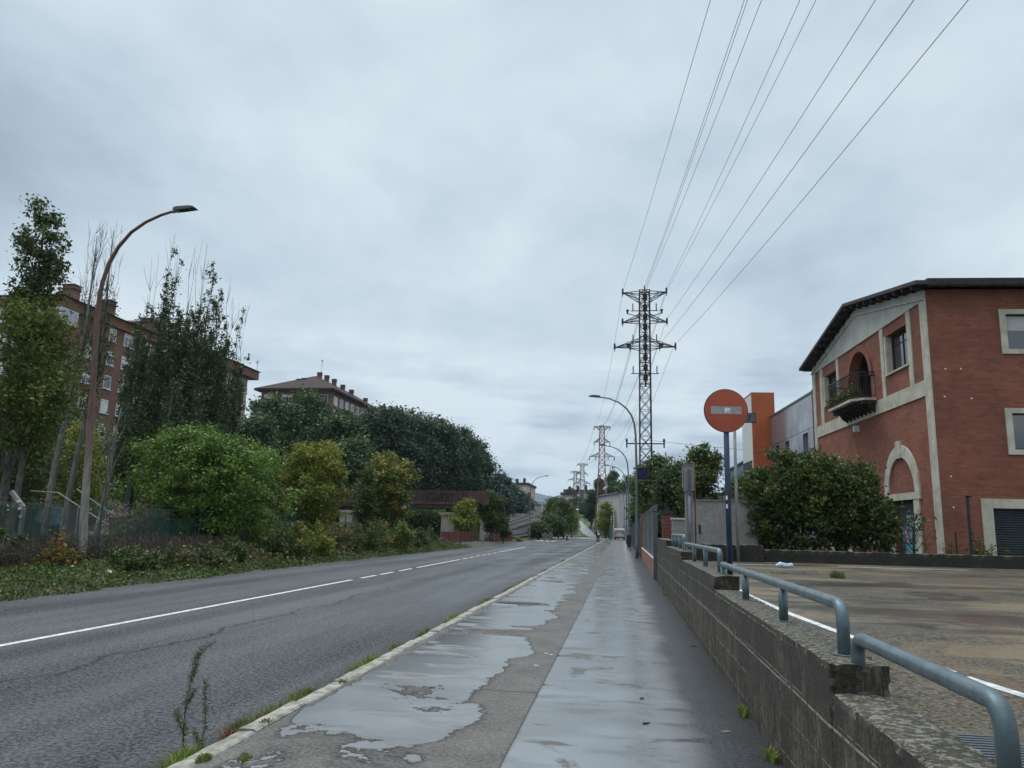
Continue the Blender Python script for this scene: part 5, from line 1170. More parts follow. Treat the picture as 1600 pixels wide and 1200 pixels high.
# left edge
T('tall_tree', 'tall loose yellow-green tree at the left edge of the photo', 4, 31, 308, 120, 'olive', [(0, .6), (.3, 1.0), (.5, 1.0), (.62, .62), (.9, .5), (1, .25)], nleaf=15000, ls=.17, lo=.2, nl=34, up=.5, rc=.42, tr=.2, spread=.2)
T('broadleaf_tree', 'bright yellow-green tree spreading below the tall one at the left edge', 18, 29, 455, 130, 'leftgreen', [(0, .2), (.45, .6), (.6, 1), (.8, .95), (.92, .6), (1, .25)], nleaf=17000, ls=.16, lo=.42, nl=34, up=.4, rc=.5, tr=.16, spread=.25)
T('broadleaf_tree', 'dense green leafy tree behind the bare poplar trunks', 26, 40, 540, 110, 'olive', nleaf=17000, ls=.19, lo=.12, nl=30, up=.4, rc=.95, tr=.22)
T('broadleaf_tree', 'low yellow-green leafy tree below the corner of the brown flats', 112, 46, 655, 100, 'yellow', nleaf=9000, ls=.18, lo=.1, nl=24, up=.4, rc=.8, tr=.18)
T('broadleaf_tree', 'dark shady tree low behind the fence at far left', 30, 52, 610, 260, 'dark', nleaf=26000, ls=.25, lo=.08, nl=26, up=.4, rc=1.4, tr=.25)
T('broadleaf_tree', 'dark shady tree low behind the white stair handrail', 112, 56, 690, 90, 'dark', nleaf=20000, ls=.25, lo=.03, nl=26, up=.4, rc=1.2, tr=.25)
bare = [(0, .25), (.3, .45), (.6, 1), (.85, .7), (1, .3)]
def bare_poplar(label, px, Y, top, lean, nl):
    d = tree_at(px, 800, Y, top, 46); root = thing('poplar_tree', label, 'tree', d['base']); H = d['H']; tk = MB(); br = MB(); C = []
    tp = lambda t: Vector((lean*H*t+.18*sin(t*7+px), .1*sin(t*5), t*H))
    tk.tube([tp(t)-Vector((0, 0, .25 if t == 0 else 0)) for t in np.linspace(0, .97, 14)], [.19*(1-.93*(i/13)**.8)+.004 for i in range(14)], 8)
    for k in range(30):
        t0 = rng.uniform(.36, .88); s_ = tp(t0); az = rng.uniform(0, 2*pi); te = min(1.0, t0+rng.uniform(.10, .34)); rr_ = rng.uniform(.25, .95)*(1.15-te*.75)*1.5
        e_ = tp(te)+Vector((cos(az)*rr_, sin(az)*rr_, 0)); m1 = s_.lerp(e_, .4)+Vector((cos(az), sin(az), 0))*rr_*.30; r0 = .034*(1.2-t0)
        pts = [s_*(1-u)**2+m1*2*u*(1-u)+e_*u*u+Vector((rng.normal(), rng.normal(), 0))*.04 for u in np.linspace(0, 1, 6)]; br.tube(pts, [max(.004, r0*(1-.9*i/5)) for i in range(6)], 4, False)
        for q in range(5):
            i = rng.integers(1, 5); a_ = pts[i]; f_ = a_+Vector((rng.normal()*.2, rng.normal()*.2, rng.uniform(.4, 1.1))); br.tube([a_, a_.lerp(f_, .5)+Vector(rng.normal(size=3))*.04, f_], [.009, .007, .003], 3, False)
            if t0 < .62: C += [tuple(a_+Vector(rng.normal(size=3))*.25) for _ in range(nl)]
    tk.build('trunk', 'bark_pale', root, True); br.build('branches', 'bark_dark', root); leaf_object('foliage', np.array(C), .13, 'olive', root)
bare_poplar('bare-topped poplar with pale trunk, left one of the pair before the flats', 72, 36, 358, .058, 10)
bare_poplar('bare-topped poplar, right one of the pair, close to the rusty lamp', 104, 37, 350, .050, 22)
T('dead_tree', 'leafless dead trunk with broken limbs just right of the rusty lamp', 152, 34, 620, 60, 'olive', nleaf=0, lo=.35, nl=9, up=.5, tr=.17, bark='bark_pale', lean=(.09, 0))
def PT_(label, px, Y, pytop, wpx, **k):
    d = tree_at(px, 800, Y, pytop, wpx); return poplar('poplar_tree', label, d['base'], d['H'], d['w'], k.pop('mat', 'poplar'), **k)
PT_('large dark green poplar with many upright spires in front of the brown flats', 226, 41, 388, 104, nsp=22, nleaf=62000, bare=9, rcol=.58, hmin=.52)
PT_('right-hand dark poplar with upright spires, leaning slightly right', 284, 43, 408, 96, nsp=20, nleaf=54000, bare=12, lean=.012, rcol=.58, hmin=.52)
PT_('smaller slender poplar at the right of the large poplars, part bare', 325, 46, 478, 56, nsp=8, nleaf=14000, bare=10, lean=.05, tr=.16, rcol=.42, hmin=.6)
PT_('low dark poplar growth filling the foot of the two large poplars', 250, 39, 560, 140, nsp=18, nleaf=26000, bare=2, rcol=.6, hmin=.55, lo=.02)
# bright ash-like tree and roadside saplings
T('ash_tree', 'wide bright green leafy tree behind the netted fence', 318, 33, 662, 215, 'bright', [(0, .7), (.2, .95), (.5, 1), (.75, .8), (.92, .45), (1, .2)], nleaf=52000, ls=.14, lo=.05, nl=44, up=.42, rc=.55, tr=.16, tw=6, bark='bark_dark')
T('ash_tree', 'small bright green tree at the right side of the wide green one', 392, 37, 700, 95, 'bright', nleaf=15000, ls=.14, lo=.04, nl=24, up=.4, rc=.5, tr=.10, bark='bark_dark')
T('maple_sapling', 'tall yellow-green roadside sapling with upright leafy stems', 492, 43.5, 690, 98, 'yellow', [(0, .7), (.25, 1), (.6, .95), (.85, .7), (1, .4)], nleaf=27000, ls=.15, lo=.03, nl=36, up=.65, rc=.42, tr=.09, bark='bark_dark', tw=6)
T('maple_sapling', 'yellow and green two-toned sapling left of the red footbridge', 604, 55, 705, 92, 'mixed', [(0, .9), (.25, 1), (.6, .8), (.85, .6), (1, .35)], nleaf=25000, ls=.18, lo=.03, nl=34, up=.6, rc=.5, tr=.09, bark='bark_dark', tw=6)
T('maple_sapling', 'narrow green sapling against the left side of the two-toned one', 573, 52, 728, 44, 'olive', cone, nleaf=8000, ls=.15, lo=.03, nl=22, up=.5, rc=.36, tr=.06, bark='bark_dark')
for px, Y, top, w, h_, mt, l, nl_ in (
 (412, 34.5, 816, 46, 0, 'lime', 'small lime green bush in front of the green netting', 5000), (300, 33, 783, 34, 0, 'autumn', 'rust and yellow tinted creeper bush on the fence', 5000),
 (256, 31, 792, 70, 0, 'olive', 'leafy green bush on the fence right of the rusty lamp', 9000), (200, 30, 762, 76, 0, 'pink', 'creeper with pale pinkish seed heads on top of the fence', 4200),
 (345, 35, 800, 60, 0, 'olive', 'dark green bush behind the green netting', 7000), (455, 42, 800, 44, 0, 'olive', 'tangled green bush left of the yellow-green sapling', 6000), (535, 48, 822, 50, 0, 'autumn', 'brownish dry bush between the two saplings', 6000),
 (12, 20, 815, 70, 0, 'olive', 'yellow-green bush inside the fence at the left edge', 7000), (100, 21, 836, 60, 0, 'autumn', 'low rusty weeds left of the lamp foot', 3000), (650, 62, 830, 60, 0, 'dark', 'rounded dark green bush at the road edge before the red barrier', 9000), (676, 64, 826, 40, 0, 'olive', 'small green bush right against the red barrier end', 5000),
 (700, 74, 846, 36, 0, 'mixed', 'low yellow weeds in front of the first red barrier', 1500), (812, 98, 838, 16, 0, 'yellow', 'small yellow weeds in front of the second red barrier', 900),
 (610, 58, 815, 80, 0, 'olive', 'low green bush at the foot of the two-toned sapling', 9000)):
    a = P(px-w/2, 800, Y); b = P(px+w/2, 800, Y); tz = P(px, top, Y)[2]; xx = (a[0]+b[0])/2
    bush('roadside_bush', l, 'bush', (xx, Y, -.05), b[0]-a[0], max(.5, tz+.05), mt, nleaf=nl_, ls=.11 if Y < 45 else .15)
T('small_tree', 'small yellow-topped roadside tree behind the first red barrier', 727, 83, 778, 44, 'yellow', nleaf=9000, ls=.2, lo=.03, nl=24, up=.4, rc=.5, tr=.08, z0=0)
T('small_tree', 'slim green roadside tree between the two red barriers', 768, 86, 765, 42, 'olive', [(0, .8), (.3, 1), (.7, .9), (1, .4)], nleaf=11000, ls=.2, lo=.02, nl=26, up=.5, rc=.5, tr=.08, z0=0)
T('small_tree', 'dark narrow shrub at the left end of the second red barrier', 787, 88, 812, 18, 'dark', col, nleaf=4000, ls=.2, lo=.02, nl=16, up=.6, rc=.35, tr=.06, z0=0)
hr = random.Random(21)
for i, (px, Y, top, w, mt, nl_, l) in enumerate(((372, 33.5, 838, 40, 'olive', 5000, 'low green bush at the road edge left of the lime bush'), (440, 37, 822, 40, 'olive', 5000, 'dark green bush at the road edge right of the lime bush'), (468, 39, 812, 52, 'mixed', 7000, 'yellow-green bush at the foot of the tall yellow-green sapling'), (505, 42, 818, 50, 'yellow', 7000, 'leafy skirt of yellow-green shoots right of the sapling foot'), (545, 46, 828, 50, 'weedy', 6000, 'dry tangled bush by the road between the saplings'), (580, 50, 812, 56, 'olive', 8000, 'green bush at the road edge left of the two-toned sapling'), (615, 55, 806, 56, 'mixed', 8000, 'yellow-tipped bush at the road edge under the two-toned sapling'), (648, 60, 824, 44, 'olive', 6000, 'green bush at the road edge right of the two-toned sapling'), (270, 27.5, 852, 70, 'weedy', 7000, 'dry leafy thicket on the verge right of the rusty lamp'), (330, 30.5, 856, 60, 'weedy', 6000, 'dry leafy thicket in front of the netted fence'), (215, 26, 846, 60, 'olive', 6000, 'green creeper thicket just right of the rusty lamp'))):
    Y = min(Y, 14.3/abs(ray(px, 812)[0]/ray(px, 812)[1])); a = P(px-w/2, 800, Y); b = P(px+w/2, 800, Y); tz = P(px, top, Y)[2]
    bush('roadside_bush', l, 'bush', ((a[0]+b[0])/2, Y, -.05), (b[0]-a[0])*1.15, max(.6, tz+.05), mt, nleaf=nl_, ls=.10 if Y < 45 else .13, d=2.2)
cover('ivy', 'longer grass and yellow-green weeds poking from the ivy verge', 6000, lambda y: -16.8, lambda y: edge(y)-.25, 25, 66, .55, .12, 'weedy', up=-.4)
tag(leaf_object('scrub', np.stack([rng.uniform(-46, -19.5, 42000), rng.uniform(89, 99, 42000), rng.uniform(.1, 3.9, 42000)], 1), .38, 'dark'), 'dark scrub filling the cutting behind the footbridge', 'scrub', kind='stuff')
tag(leaf_object('scrub', np.stack([rng.uniform(-40, -20, 30000), rng.uniform(62, 74, 30000), rng.uniform(.0, 1.7, 30000)**1.0], 1), .24, 'weedy'), 'mixed scrub between the roadside fence and the railway', 'scrub', kind='stuff')
# dark trees behind the tracks
gd = 'dark broad trees beyond the railway'
for px, Y, top, w, mt, l in ((418, 92, 612, 105, 'dark', 'dark rounded tree in front of the hipped roof block, leftmost of the dark group'), (470, 100, 606, 110, 'dark', 'tallest dark rounded tree below the hipped roof chimneys'), (520, 96, 640, 95, 'dark', 'dark tree with sloping crown right of the tallest dark one'), (552, 90, 690, 80, 'dark', 'lower dark tree in front of the row of grey-green trees'), (390, 84, 650, 70, 'dark', 'low dark tree at the left end of the dark group'),
 (590, 104, 628, 92, 'darkblue', 'grey-green tree, highest and nearest of the long row above the bridge'), (638, 110, 638, 84, 'darkblue', 'grey-green tree, second in the long row above the bridge'), (680, 117, 652, 78, 'darkblue', 'grey-green tree, third in the long row above the bridge'), (714, 124, 668, 66, 'darkblue', 'grey-green tree, fourth in the long row above the bridge'), (740, 130, 690, 52, 'darkblue', 'grey-green tree at the right end of the long row')):
    T('broadleaf_tree', l, px, Y, top, w, mt, [(0, .75), (.25, 1), (.55, .98), (.8, .7), (.93, .42), (1, .2)] if mt == 'dark' else [(0, .8), (.3, 1), (.7, .95), (.9, .7), (1, .45)], z0=.2, nleaf=30000, ls=.42, lo=.04, nl=46, up=.5, rc=1.35, tr=.3, tw=5, bark='bark_dark', group=gd)
for px, Y, top, w, l in ((776, 165, 738, 46, 'far hazy tree right after the grey-green row'), (797, 185, 757, 40, 'far hazy tree below the distant pale flats'), (815, 205, 768, 34, 'small far hazy tree beside the far left lamp'), (745, 150, 760, 60, 'low far tree behind the right end of the bridge')):
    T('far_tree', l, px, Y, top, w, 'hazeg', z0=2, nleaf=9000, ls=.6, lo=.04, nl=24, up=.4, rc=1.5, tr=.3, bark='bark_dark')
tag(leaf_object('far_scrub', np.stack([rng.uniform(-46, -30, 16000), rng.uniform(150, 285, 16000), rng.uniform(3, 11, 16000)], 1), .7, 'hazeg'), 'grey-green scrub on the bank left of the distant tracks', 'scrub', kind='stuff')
# trees beyond the road end
for px, Y, top, w, mt, l, z0 in ((862, 135, 806, 46, 'dark', 'dark rounded bush at the road end beside the far left lamp', 0), (880, 150, 782, 44, 'olive', 'green tree at the left of the grass bank', 0), (842, 128, 818, 26, 'olive', 'small green bush right of the second red barrier', 0), (893, 165, 798, 22, 'yellow', 'yellow-green bush beside the grass bank', 0), (868, 170, 776, 40, 'olive', 'pointed green tree left of the yellow-green bush', 1),
 (900, 265, 780, 40, 'hazeg', 'hazy tree in front of the distant grey-brown flats', 7), (882, 280, 785, 30, 'hazeg', 'hazy tree left of the distant flats', 7), (916, 240, 786, 26, 'hazeg', 'far grey-green tree near the footpath top', 6)):
    T('far_tree', l, px, Y, top, w, mt, z0=z0, nleaf=8000, ls=.35 if Y < 200 else .6, lo=.03, nl=22, up=.45, rc=.9 if Y < 200 else 1.3, tr=.15, bark='bark_dark')
for px, Y, top, w, l in ((937, 204, 741, 22, 'dark pointed conifer, left of the two by the second pylon'), (957, 200, 728, 30, 'taller dark pointed conifer right of the second pylon'), (925, 205, 765, 22, 'lower dark conifer at the left foot of the second pylon')):
    T('conifer_tree', l, px, Y, top, w, 'dark', [(0, .8), (.15, 1), (.5, .8), (.8, .45), (.95, .15), (1, .05)], z0=3, nleaf=12000, ls=.5, lo=.05, nl=34, up=.25, rc=.8, tr=.25, bark='bark_dark')
T('far_tree', 'dark leafy tree behind the pale warehouse roof', 985, 175, 745, 60, 'dark', z0=1, nleaf=12000, ls=.5, lo=.05, nl=26, up=.4, rc=1.4, tr=.2, bark='bark_dark')
T('small_tree', 'yellow-green tree in front of the warehouse side', 946, 158, 784, 22, 'yellow', z0=0, nleaf=7000, ls=.3, lo=.03, nl=20, up=.4, rc=.7, tr=.1)
# right side trees behind gates
T('broadleaf_tree', 'dark tree behind the brick pillars at the foot of the tall pylon', 1028, 56, 712, 70, 'shrub', z0=0, nleaf=24000, ls=.22, lo=.06, nl=34, up=.45, rc=.7, tr=.15, bark='bark_dark')
T('broadleaf_tree', 'dark tree left of the concrete utility column', 1058, 44, 718, 70, 'dark', z0=0, nleaf=24000, ls=.18, lo=.04, nl=34, up=.45, rc=.6, tr=.14, bark='bark_dark')
T('broadleaf_tree', 'loose airy tree with pale gaps above the grey shed', 1100, 36, 692, 74, 'shrub', z0=.5, nleaf=7500, ls=.14, lo=.1, nl=34, up=.7, rc=.34, tr=.11, bark='bark_dark', thin=.8, spread=.3)
T('conifer_tree', 'dark feathery conifer right behind the tall pylon legs', 1000, 84, 735, 44, 'dark', cone, z0=0, nleaf=9000, ls=.3, lo=.1, nl=28, up=.3, rc=.6, tr=.12, bark='bark_dark')
T('broadleaf_tree', 'leafy green tree between pale post and orange tower', 1166, 31, 742, 70, 'shrub', z0=.6, nleaf=14000, ls=.13, lo=.02, nl=30, up=.5, rc=.42, tr=.08, bark='bark_dark')
# shrubs in front of the brick building
for px, Y, top, w, l, nl_ in ((1200, 26.6, 735, 90, 'dark leafy shrub at the foot of the orange tower, leftmost in the planter', 15000), (1250, 26.2, 708, 90, 'tall dark shrub in front of the grey panelled wall', 17000), (1305, 26.4, 722, 100, 'broad dark shrub in front of the far arched door', 17000), (1346, 26.0, 738, 74, 'dark shrub spreading toward the graffitied door', 10000), (1378, 25.6, 778, 44, 'lower right-hand shrub reaching across the graffitied door', 3200)):
    a = P(px-w/2, 800, Y); b = P(px+w/2, 800, Y); tz = P(px, top, Y)[2]
    T('planter_shrub', l, px, Y, top, w*1.12, 'shrub', [(0, .7), (.2, .95), (.5, 1), (.8, .75), (.93, .5), (1, .3)], z0=.7, nleaf=nl_, ls=.11, lo=.02, nl=44, up=.62, rc=.24, tr=.05, bark='bark_dark', tw=6, spread=.36)
for px, Y, top, w, l, nl_ in ((1224, 26.0, 698, 44, 'tall loose leafy spray rising above the planter shrubs before the grey wall', 2200), (1290, 26.1, 708, 56, 'loose leafy sprays above the middle planter shrub', 2000), (1345, 25.8, 722, 50, 'thin leafy spray left of the stone door arch', 1500), (1425, 25.3, 800, 54, 'thin branches with few leaves reaching over the graffitied door', 230), (1180, 26.2, 745, 40, 'thin leafy spray beside the orange tower foot', 1200)):
    T('planter_shrub', l, px, Y, top, w*1.2, 'shrub', [(0, .5), (.3, .8), (.6, 1), (.85, .9), (1, .5)], z0=.7, nleaf=nl_, ls=.115, lo=.2, nl=20, up=.75, rc=.16, tr=.035, bark='bark_dark', tw=5, spread=.25, top=False)
for px, Y, top, w, l, nl_, mt in ((1480, 25.6, 835, 30, 'thin weedy sapling near the building corner', 260, 'shrub'), (1530, 25.7, 826, 46, 'sparse rose bush with a red bloom left of the roller door', 700, 'shrub'), (1563, 25.6, 850, 26, 'thin climbing shoots on the roller door frame', 260, 'olive')):
    a = P(px-w/2, 800, Y); b = P(px+w/2, 800, Y); tz = P(px, top, Y)[2]; bush('thin_shrub', l, 'shrub', ((a[0]+b[0])/2, Y, .7), b[0]-a[0], tz-.7, mt, nleaf=nl_, ls=.09)
q = P(1511, 775, 25.3); t = thing('iron_post', 'tall thin dark post standing before the brick wall left of the roller door', 'post', (q[0], 25.3, .7)); part(MB().box(q[0]-.035, q[0]+.035, 25.27, 25.33, .6, q[2]), 'post', 'black', t); part(MB().box(q[0]-.035, q[0]+.12, 25.27, 25.33, q[2]-.05, q[2]), 'hook', 'black', t)
q = P(1493, 832, 25.5); t = thing('iron_post', 'short thin dark stake near the building corner', 'post', (q[0], 25.5, .7)); part(MB().cyl((q[0], 25.5), .025, .6, q[2], 6), 'stake', 'black', t)

# ------------------------------------------------------------------ warehouse, van, small things at the road end
wh = thing('warehouse', 'long pale rendered warehouse with low curved roofline at the end of the pavement', 'warehouse', (8, 175, 0))
A = (-.45, 150.5); B = (-7.6, 245); hz_ = lambda f: 8.55+3.2*f
part(MB().add([(-.45, 152, -.2), (-6.2, 194, -.2), (26, 194, -.2), (30, 152, -.2), (-.45, 152, 8.75), (-6.2, 194, 9.7), (26, 194, 9.7), (30, 152, 8.75)], [(0, 1, 2, 3), (4, 5, 6, 7), (0, 1, 5, 4), (1, 2, 6, 5), (2, 3, 7, 6), (3, 0, 4, 7)]), 'wall', 'warehouse', wh)
part(MB().bar((-.6, 152, 8.85), (-6.35, 194, 9.8), .35, .25), 'roof_edge', 'gate_metal', wh); part(MB().bar((-.6, 151.9, 8.85), (30, 151.9, 8.85), .3, .22), 'roof_edge', 'gate_metal', wh)
part(MB().box(.2, 4, 151.95, 152, .4, 2.6), 'graffiti', 'graf_pale', wh)
t = thing('mesh_fence', 'teal netted fence panels at the foot of the yellow-green tree', 'fence', (-5, 175, 0)); part(MB().add([(-2.0, 152, -.1), (-6.5, 186, .6), (-6.5, 186, 3.2), (-2.0, 152, 2.6)], [(0, 1, 2, 3)]), 'netting', pm('teal_net', (.015, .09, .085), (.01, .06, .06), 1, .8), t)
for f in np.linspace(0, 1, 7): part(MB().cyl((-2.0-4.5*f, 152+34*f), .06, -.1+.6*f, 2.8+.7*f, 6), 'post', 'green_metal', t)
def wheel(x, y, r, w, par, z):
    o = part(MB().tube([(x-w/2, y, z+r), (x+w/2, y, z+r)], r, 14), 'wheel', 'rubber', par, False); local(MB().tube([(x-w/2-.01, y, z+r), (x+w/2+.01, y, z+r)], r*.6, 10).build('rim', 'galv_pole'), o)
def vehicle(name, label, cat, x, y, z, L0, Wd, Hh, mat, side, van):
    t = thing(name, label, cat, (x, y, z)); k = L0/4.4
    if van: s = [(-2.15, .35), (-2.2, .9), (-2.12, 1.75), (-1.95, 1.86), (.75, 1.86), (1.35, 1.25), (2.05, 1.05), (2.2, .8), (2.2, .35)]
    else: s = [(-2.15, .3), (-2.2, .8), (-1.9, .95), (-1.3, 1.42), (.3, 1.45), (1.1, .95), (2.1, .82), (2.2, .5), (2.2, .3)]
    s = [(a*k, b*Hh/(1.86 if van else 1.45)) for a, b in s]; ax_ = (0, 1, 0) if side == 0 else (1, 0, 0); wx = (1, 0, 0) if side == 0 else (0, -1, 0)
    O = Vector((x, y, z))-Vector(wx)*Wd/2; part(MB().prism(s, O, ax_, (0, 0, 1), wx, Wd), 'body', mat, t)
    A_, W_ = Vector(ax_), Vector(wx); C_ = Vector((x, y, z)); hh = s[3][1]
    if van:
        for u in (-.42, .42): part(MB().obox(C_-A_*2.17*k+W_*u+Vector((0, 0, hh*.72)), (W_, A_, (0, 0, 1)), (.33, .03, .27)), 'rear_window', 'glass', t)
        for u in (-.8, .8): part(MB().obox(C_-A_*2.18*k+W_*u*Wd/1.75+Vector((0, 0, hh*.52)), (W_, A_, (0, 0, 1)), (.07, .03, .18)), 'tail_light', 'tail_red', t)
        part(MB().obox(C_-A_*2.2*k+Vector((0, 0, .42)), (W_, A_, (0, 0, 1)), (Wd/2, .06, .12)), 'bumper', 'dark_frame', t); part(MB().obox(C_-A_*2.22*k+Vector((0, 0, .7)), (W_, A_, (0, 0, 1)), (.26, .02, .06)), 'number_plate', 'white_paint', t)
    for sgn in (-1, 1):
        for u0, u1 in ((-1.6, -.75), (-.6, .2), (.3, .85)) if van else ((-1.1, -.35), (-.25, .5)):
            part(MB().obox(C_+W_*sgn*(Wd/2)+A_*(u0+u1)/2*k+Vector((0, 0, hh*.76)), (A_, W_, (0, 0, 1)), ((u1-u0)/2*k, .012, hh*.13)), 'side_window', 'glass', t)
        for u in (-1.4, 1.4):
            c = C_+W_*sgn*(Wd/2-.1)+A_*u*k; wheel(c.x, c.y, .31, .2, t, z) if side == 0 else (part(MB().tube([c+W_*.1+Vector((0, 0, .31)), c-W_*.1+Vector((0, 0, .31))], .31, 14), 'wheel', 'rubber', t))
vehicle('parked_van', 'small pale beige van parked at the end of the right pavement', 'van', -.45, 136.5, .0, 4.4, 1.72, 1.9, 'van_paint', 0, True)
for px, py, Y, mt, l in ((893, 804, 262, 'car_silver', 'silver car parked at the top of the grass bank'), (888, 800, 275, 'white_paint', 'white car parked farther up behind the silver car')):
    q = P(px, py, Y); vehicle('parked_car', l, 'car', q[0], Y, q[2]-.7, 4.2, 1.7, 1.45, mt, 1, False)
for px, ytop, ybot, Y, l in ((903, 797, 836, 172, 'small park lamp with white cap on the grass bank'), (957, 799, 838, 160, 'small park lamp with white cap in front of the pale warehouse'), (920, 800, 815, 235, 'far park lamp with white cap beside the footpath')):
    a, b = P(px, ytop, Y), P(px, ybot, Y); t = thing('park_lamp', l, 'street lamp', (a[0], Y, b[2])); part(MB().cyl((a[0], Y), .06, b[2]-.3, a[2], 6), 'pole', 'galv_pole', t); part(MB().cyl((a[0], Y), .50, a[2]+.05, a[2]+.22, 12, .30), 'cap', 'white_paint', t); part(MB().cyl((a[0], Y), .15, a[2]-.3, a[2]+.05, 8), 'globe', 'glass_pale', t)
# splitter island with two keep-right discs seen from behind, bollard, low white barrier
slab('traffic_island', -11.6, -8.7, 100, 109, -.12, -.02, 'kerb')
for px, l in ((851, 'left one of two low round signs on the traffic island, seen from behind'), (860, 'right one of two low round signs on the traffic island, seen from behind')):
    q = P(px, 836.5, 104); t = thing('round_sign', l, 'road sign', (q[0], 104, -.02)); part(MB().tube([(q[0], 104, q[2]), (q[0], 104.03, q[2])], .36, 20), 'disc', 'galv_pole', t); part(MB().box(q[0]-.12, q[0]+.12, 104.04, 104.14, -.05, q[2]), 'post', 'galv_pole', t); local(MB().tube([(q[0], 103.97, q[2]), (q[0], 103.995, q[2])], .24, 16).build('back_plate', 'gate_metal'), t.children[0])
q = P(886, 843, 124); t = thing('bollard', 'dark bollard in the middle of the road end', 'bollard', (q[0], 124, -.1)); part(MB().cyl((q[0], 124), .13, -.15, .78, 10, .11), 'shaft', 'black', t); part(MB().cyl((q[0], 124), .14, .6, .68, 10), 'band', 'white_paint', t)
q = P(898, 840, 150); t = thing('low_barrier', 'low white tubular barrier at the end of the road', 'barrier', (q[0], 149, -.1)); 
for i in range(4): part(MB().cyl((q[0]-.9+i*.6, 149), .05, -.1, .95, 6), 'post', 'white_paint', t)
part(MB().bar((q[0]-1, 149, .95), (q[0]+1, 149, .95), .08).bar((q[0]-1, 149, .5), (q[0]+1, 149, .5), .06), 'rail', 'white_paint', t)

# ------------------------------------------------------------------ people
def skinmesh(name, verts, edges, rad, mat, parent, sub=2):
    me = bpy.data.meshes.new(name); me.from_pydata(verts, edges, []); o = bpy.data.objects.new(name, me); COL.objects.link(o); o.parent = parent
    m = o.modifiers.new('Skin', 'SKIN'); m.use_smooth_shade = True
    if not me.skin_vertices: me.skin_vertices.new() if hasattr(me.skin_vertices, 'new') else None
    d = me.skin_vertices[0].data
    for i, r in enumerate(rad): d[i].radius = (r, r) if not isinstance(r, tuple) else r; d[i].use_root = (i == 0)
    s = o.modifiers.new('Sub', 'SUBSURF'); s.levels = sub; s.render_levels = sub; me.materials.append(MT[mat]); return o
def person(label, x, y, z, rz, top, legs, hairm, walk=.25, bag=False, h=1.0, bare_legs=False):
    t = thing('person', label, 'person', (x, y, z), rz=rz); S = h
    V = [(0, 0, .95), (0, 0, 1.12), (0, .01, 1.30), (0, .02, 1.44), (0, .02, 1.52), (0, .03, 1.60), (0, .03, 1.70),            # pelvis..head top
         (-.10, 0, .90), (-.11, walk*.45, .50), (-.11, walk*.15+.02, .09), (-.11, walk*.15+.16, .04),
         (.10, 0, .90), (.11, -walk*.25, .50), (.11, -walk*1.25, .13), (.11, -walk*1.25+.12, .05),
         (-.19, .01, 1.40), (-.24, -.10, 1.14), (-.22, .06, .93), (-.21, .11, .85), (.19, .01, 1.40), (.24, .09, 1.14), (.22, .24, 1.02), (.21, .31, .99)]
    E = [(0, 1), (1, 2), (2, 3), (3, 4), (4, 5), (5, 6), (0, 7), (7, 8), (8, 9), (9, 10), (0, 11), (11, 12), (12, 13), (13, 14), (3, 15), (15, 16), (16, 17), (17, 18), (3, 19), (19, 20), (20, 21), (21, 22)]
    Rd = [.13, .12, .14, .11, .05, .085, .075, .085, .06, .045, .035, .085, .06, .045, .035, .05, .04, .032, .03, .05, .04, .032, .03]
    V = [(a*S, b*S, c*S) for a, b, c in V]; skinmesh('body', V, E, [r*S for r in Rd], 'skin', t)
    idx = [0, 1, 2, 3, 15, 16, 17, 19, 20, 21]; mp = {v: i for i, v in enumerate(idx)}
    skinmesh('jacket', [V[i] for i in idx], [(mp[a], mp[b]) for a, b in E if a in mp and b in mp], [(.165, .155, .17, .12, .075, .062, .05, .075, .062, .05)[i]*S for i in range(10)], top, t)
    idx = [0, 7, 8, 9, 11, 12, 13] if not bare_legs else [0, 7, 8, 11, 12]; mp = {v: i for i, v in enumerate(idx)}
    skinmesh('trousers', [V[i] for i in idx], [(mp[a], mp[b]) for a, b in E if a in mp and b in mp], [((.15, .105, .078, .06, .105, .078, .06) if not bare_legs else (.15, .11, .085, .11, .085))[i]*S for i in range(len(idx))], legs, t)
    for a in (10, 14): v = V[a]; MB().obox((v[0], v[1]-.06, v[2]+.0), ((1, 0, 0), (0, 1, 0), (0, 0, 1)), (.05, .14, .045)).build('shoe', 'white_paint', t)
    skinmesh('hair', [(0, .0, 1.62*S), (0, .01, 1.72*S)], [(0, 1)], [.10*S, .085*S], hairm, t)
    if bag: MB().obox((.05, -.19, 1.15), ((1, 0, 0), (0, 1, 0), (0, 0, 1)), (.12, .05, .15)).build('bag', 'white_cloth', t)
    return t
person('person in navy jacket with a white bag on the back on the pavement', -2.9, 96, 0, 0, 'navy_cloth', 'dark_cloth', 'hair', .22, True)
q = P(923, 831, 196); person('person in dark jacket and maroon trousers far up the footpath', q[0], 196, rr(196), .1, 'dark_cloth', 'maroon_cloth', 'hair', .2)

